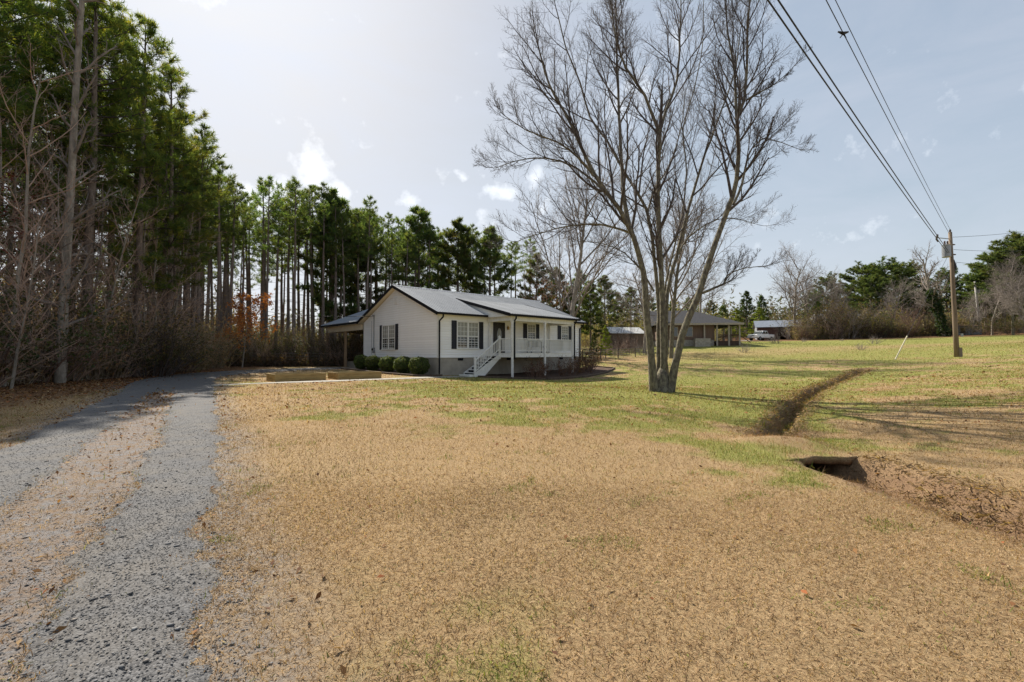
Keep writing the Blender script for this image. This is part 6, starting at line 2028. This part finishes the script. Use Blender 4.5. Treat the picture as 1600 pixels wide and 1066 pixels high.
def tangle():
    """dead stalks and matted weeds along the ditch"""
    g = np.random.default_rng(15)
    pts = []
    for pl, w, n in ((DITCH_NEAR[:-1], .52, 19000), (DITCH_FAR, .42, 8000)):
        c = resample(pl, .1); i = g.integers(0, len(c), n)
        q = c[i] + g.normal(size=(n, 2)) * w * .75
        if pl is not DITCH_FAR: q[:, 0] = c[i][:, 0] - .18 + np.abs(q[:, 0] - c[i][:, 0] + .18) * 1.1
        if pl is not DITCH_FAR:
            hole = (q[:, 1] > 5.9) & (q[:, 1] < 7.9) & (np.abs(q[:, 0] - 4.42) < .30); q = q[~(hole & (g.random(n) < .92))]
        pts.append(q)
    q = np.concatenate(pts); m = len(q)
    keep = ~((q[:, 0] > 3.7) & (q[:, 0] < 5.4) & (q[:, 1] > crossing_edge(q[:, 0]) - .05) & (q[:, 1] < 8.5)); q = q[keep]; m = len(q)
    z = ground(q[:, 0], q[:, 1])
    az = g.random(m) * 6.283; el = np.clip(g.normal(.10, .3, m), -.5, 1.2)
    L = .03 + .10 * g.random(m) ** 2 + (g.random(m) < .006) * .2
    d = np.stack([np.cos(az) * np.cos(el), np.sin(az) * np.cos(el), np.sin(el)], 1)
    s = np.cross(d, g.normal(size=(m, 3))); s /= np.linalg.norm(s, axis=1)[:, None]
    w = (.003 + .004 * g.random(m))[:, None] * np.clip(q[:, 1] / 6, 1, 3)[:, None]
    b = np.column_stack([q, z + .01 + .02 * g.random(m)])
    mid_ = b + d * (L * .5)[:, None]; tip = mid_ + (d + g.normal(size=(m, 3)) * .4) * (L * .5)[:, None]
    tip[:, 2] = np.maximum(tip[:, 2], z)
    V = np.stack([b - s * w, b + s * w, mid_ + s * w, mid_ - s * w, tip], 1).reshape(-1, 3)
    i = np.arange(m)[:, None] * 5
    base = np.array([(.21, .14, .08), (.14, .09, .054), (.32, .225, .125), (.09, .06, .04), (.30, .17, .065)])
    tn = base[g.choice(5, m, p=[.3, .25, .2, .18, .07])] * (.75 + .5 * g.random((m, 1)))
    o = link_mesh('dead_weeds', np_mesh('dead_weeds', V, [np.concatenate([i, i + 1, i + 2, i + 3], 1), np.concatenate([i + 3, i + 2, i + 4], 1)], M['grass'], tint=np.repeat(tn, 5, 0)))
    tag(o, 'matted dead weeds and stalks lining the ditch', kind='stuff')


tangle()


def stones():
    g = np.random.default_rng(23)
    octv = np.array([(1, 0, 0), (0, 1, 0), (-1, 0, 0), (0, -1, 0), (0, 0, 1), (0, 0, -1)], float)
    octf = np.array([(0, 1, 4), (1, 2, 4), (2, 3, 4), (3, 0, 4), (1, 0, 5), (2, 1, 5), (3, 2, 5), (0, 3, 5)])
    X, Y, S = [], [], []
    for n, y0, y1, sa, sb in ((66000, 1.2, 5.5, .0026, .0062), (36000, 3.6, 12, .0045, .009), (1300, 1.2, 6.0, .007, .017)):
        y = np.sqrt(y0 ** 2 + (y1 ** 2 - y0 ** 2) * g.random(n)); x = -.2 - .95 * y * g.random(n) * 1.25
        f, dd, o = drive_field(x, y)
        near = (1 - smooth01(y, 2.2, 4.8)) * (1 - smooth01(np.abs(o - 1.0), 1.2, 2.3)) * .6
        pr = np.clip(smooth01(f, -.28, .05) * .9, near * .8, 1)
        if sb > .02: pr = np.clip(near + .10 * (f > -.2), 0, 1)
        pr = pr * (1 if y0 < 2 else smooth01(y, y0, y0 * 1.5)) * (1 - smooth01(y, y1 / 1.7, y1))
        k = g.random(n) < pr
        X.append(x[k]); Y.append(y[k]); S.append((sa + (sb - sa) * g.random(k.sum()) ** 2))
    x = np.concatenate(X); y = np.concatenate(Y); s = np.concatenate(S); m = len(x)
    f, _, _ = drive_field(x, y)
    z = ground(x, y) + np.maximum(np.clip(f, -.1, .07) * .32, 0) + .002
    A = octv[None] * (1 + g.normal(size=(m, 6, 1)) * .25) + g.normal(size=(m, 6, 3)) * .22
    sc = np.stack([s * (1 + .5 * g.random(m)), s * (.8 + .5 * g.random(m)), s * (.22 + .28 * g.random(m))], 1)
    A = A * sc[:, None]
    th = g.random(m) * 6.28; c, sn = np.cos(th)[:, None], np.sin(th)[:, None]
    V = np.stack([A[:, :, 0] * c - A[:, :, 1] * sn, A[:, :, 0] * sn + A[:, :, 1] * c, A[:, :, 2]], 2)
    V = V + np.stack([x, y, z + s * .15], 1)[:, None]
    F = (octf[None] + (np.arange(m) * 6)[:, None, None]).reshape(-1, 3)
    base = np.array([(.122, .120, .120), (.168, .165, .164), (.085, .084, .085), (.26, .256, .25), (.20, .18, .155)])
    tn = base[g.choice(5, m, p=[.32, .28, .2, .1, .1])] * (.8 + .4 * g.random((m, 1)))
    o = link_mesh('gravel', np_mesh('gravel', V.reshape(-1, 3), F, M['stone'], tint=np.repeat(tn, 6, 0)))
    tag(o, 'loose grey slate gravel on the wheel tracks', kind='stuff')
    print('stones', m)


stones()


def fallen_leaves():
    g = np.random.default_rng(29)
    x1 = -8 - 22 * g.random(30000); y1 = 7 + 26 * g.random(30000)
    _, l, _ = masks(x1, y1); f, _, o = drive_field(x1, y1)
    k = (g.random(30000) < l * .9 + .012) & ((f < 0) | (g.random(30000) < .05)); x1, y1 = x1[k], y1[k]
    # strays on the middle of the drive and over the lawn
    x2, y2 = scatter(g, 14000, 1.5, 16, 1.1, .5)
    f, dd, o = drive_field(x2, y2)
    k = (g.random(14000) < np.where((np.abs(o) < 1.7) & (f < .1) & (y2 > 2.2), .5, .04)) & ~in_house(x2, y2); x2, y2 = x2[k], y2[k]
    x3, y3 = scatter(g, 9000, 1.4, 26, 1.2, .5)
    cl_ = fbm(x3 * .8, y3 * .8, 71, 4); f, _, _ = drive_field(x3, y3)
    k = (g.random(9000) < smooth01(cl_, .42, .75) * .75 + .06) & (f < -.1) & ~in_house(x3, y3); x3, y3 = x3[k], y3[k]
    x = np.concatenate([x1, x2, x3]); y = np.concatenate([y1, y2, y3]); m = len(x)
    z = ground(x, y) + .006 + .02 * g.random(m)
    far = np.clip(y / 8, .8, 2.4)
    s = (.014 + .018 * g.random(m)) * far
    nrm = g.normal(size=(m, 3)) * .45 + [0, 0, 1]; nrm /= np.linalg.norm(nrm, axis=1)[:, None]
    a = np.cross(nrm, g.normal(size=(m, 3))); a /= np.linalg.norm(a, axis=1)[:, None]; b = np.cross(nrm, a)
    C = np.stack([x, y, z], 1); s = s[:, None]
    V = np.stack([C - a * s * 1.2, C + b * s * .6 + nrm * s * .3, C + a * s * 1.2, C - b * s * .6 + nrm * s * .3], 1).reshape(-1, 3)
    base = np.array([(.20, .10, .045), (.30, .165, .07), (.12, .062, .035), (.36, .24, .12), (.26, .10, .04)])
    tn = base[g.choice(5, m, p=[.35, .2, .28, .1, .07])] * (.7 + .6 * g.random((m, 1)))
    o = link_mesh('fallen_leaves', np_mesh('fallen_leaves', V, np.arange(4 * m).reshape(m, 4), M['litter'], tint=np.repeat(tn, 4, 0)))
    tag(o, 'brown fallen leaves under the wood and strewn on the drive', kind='stuff')


fallen_leaves()
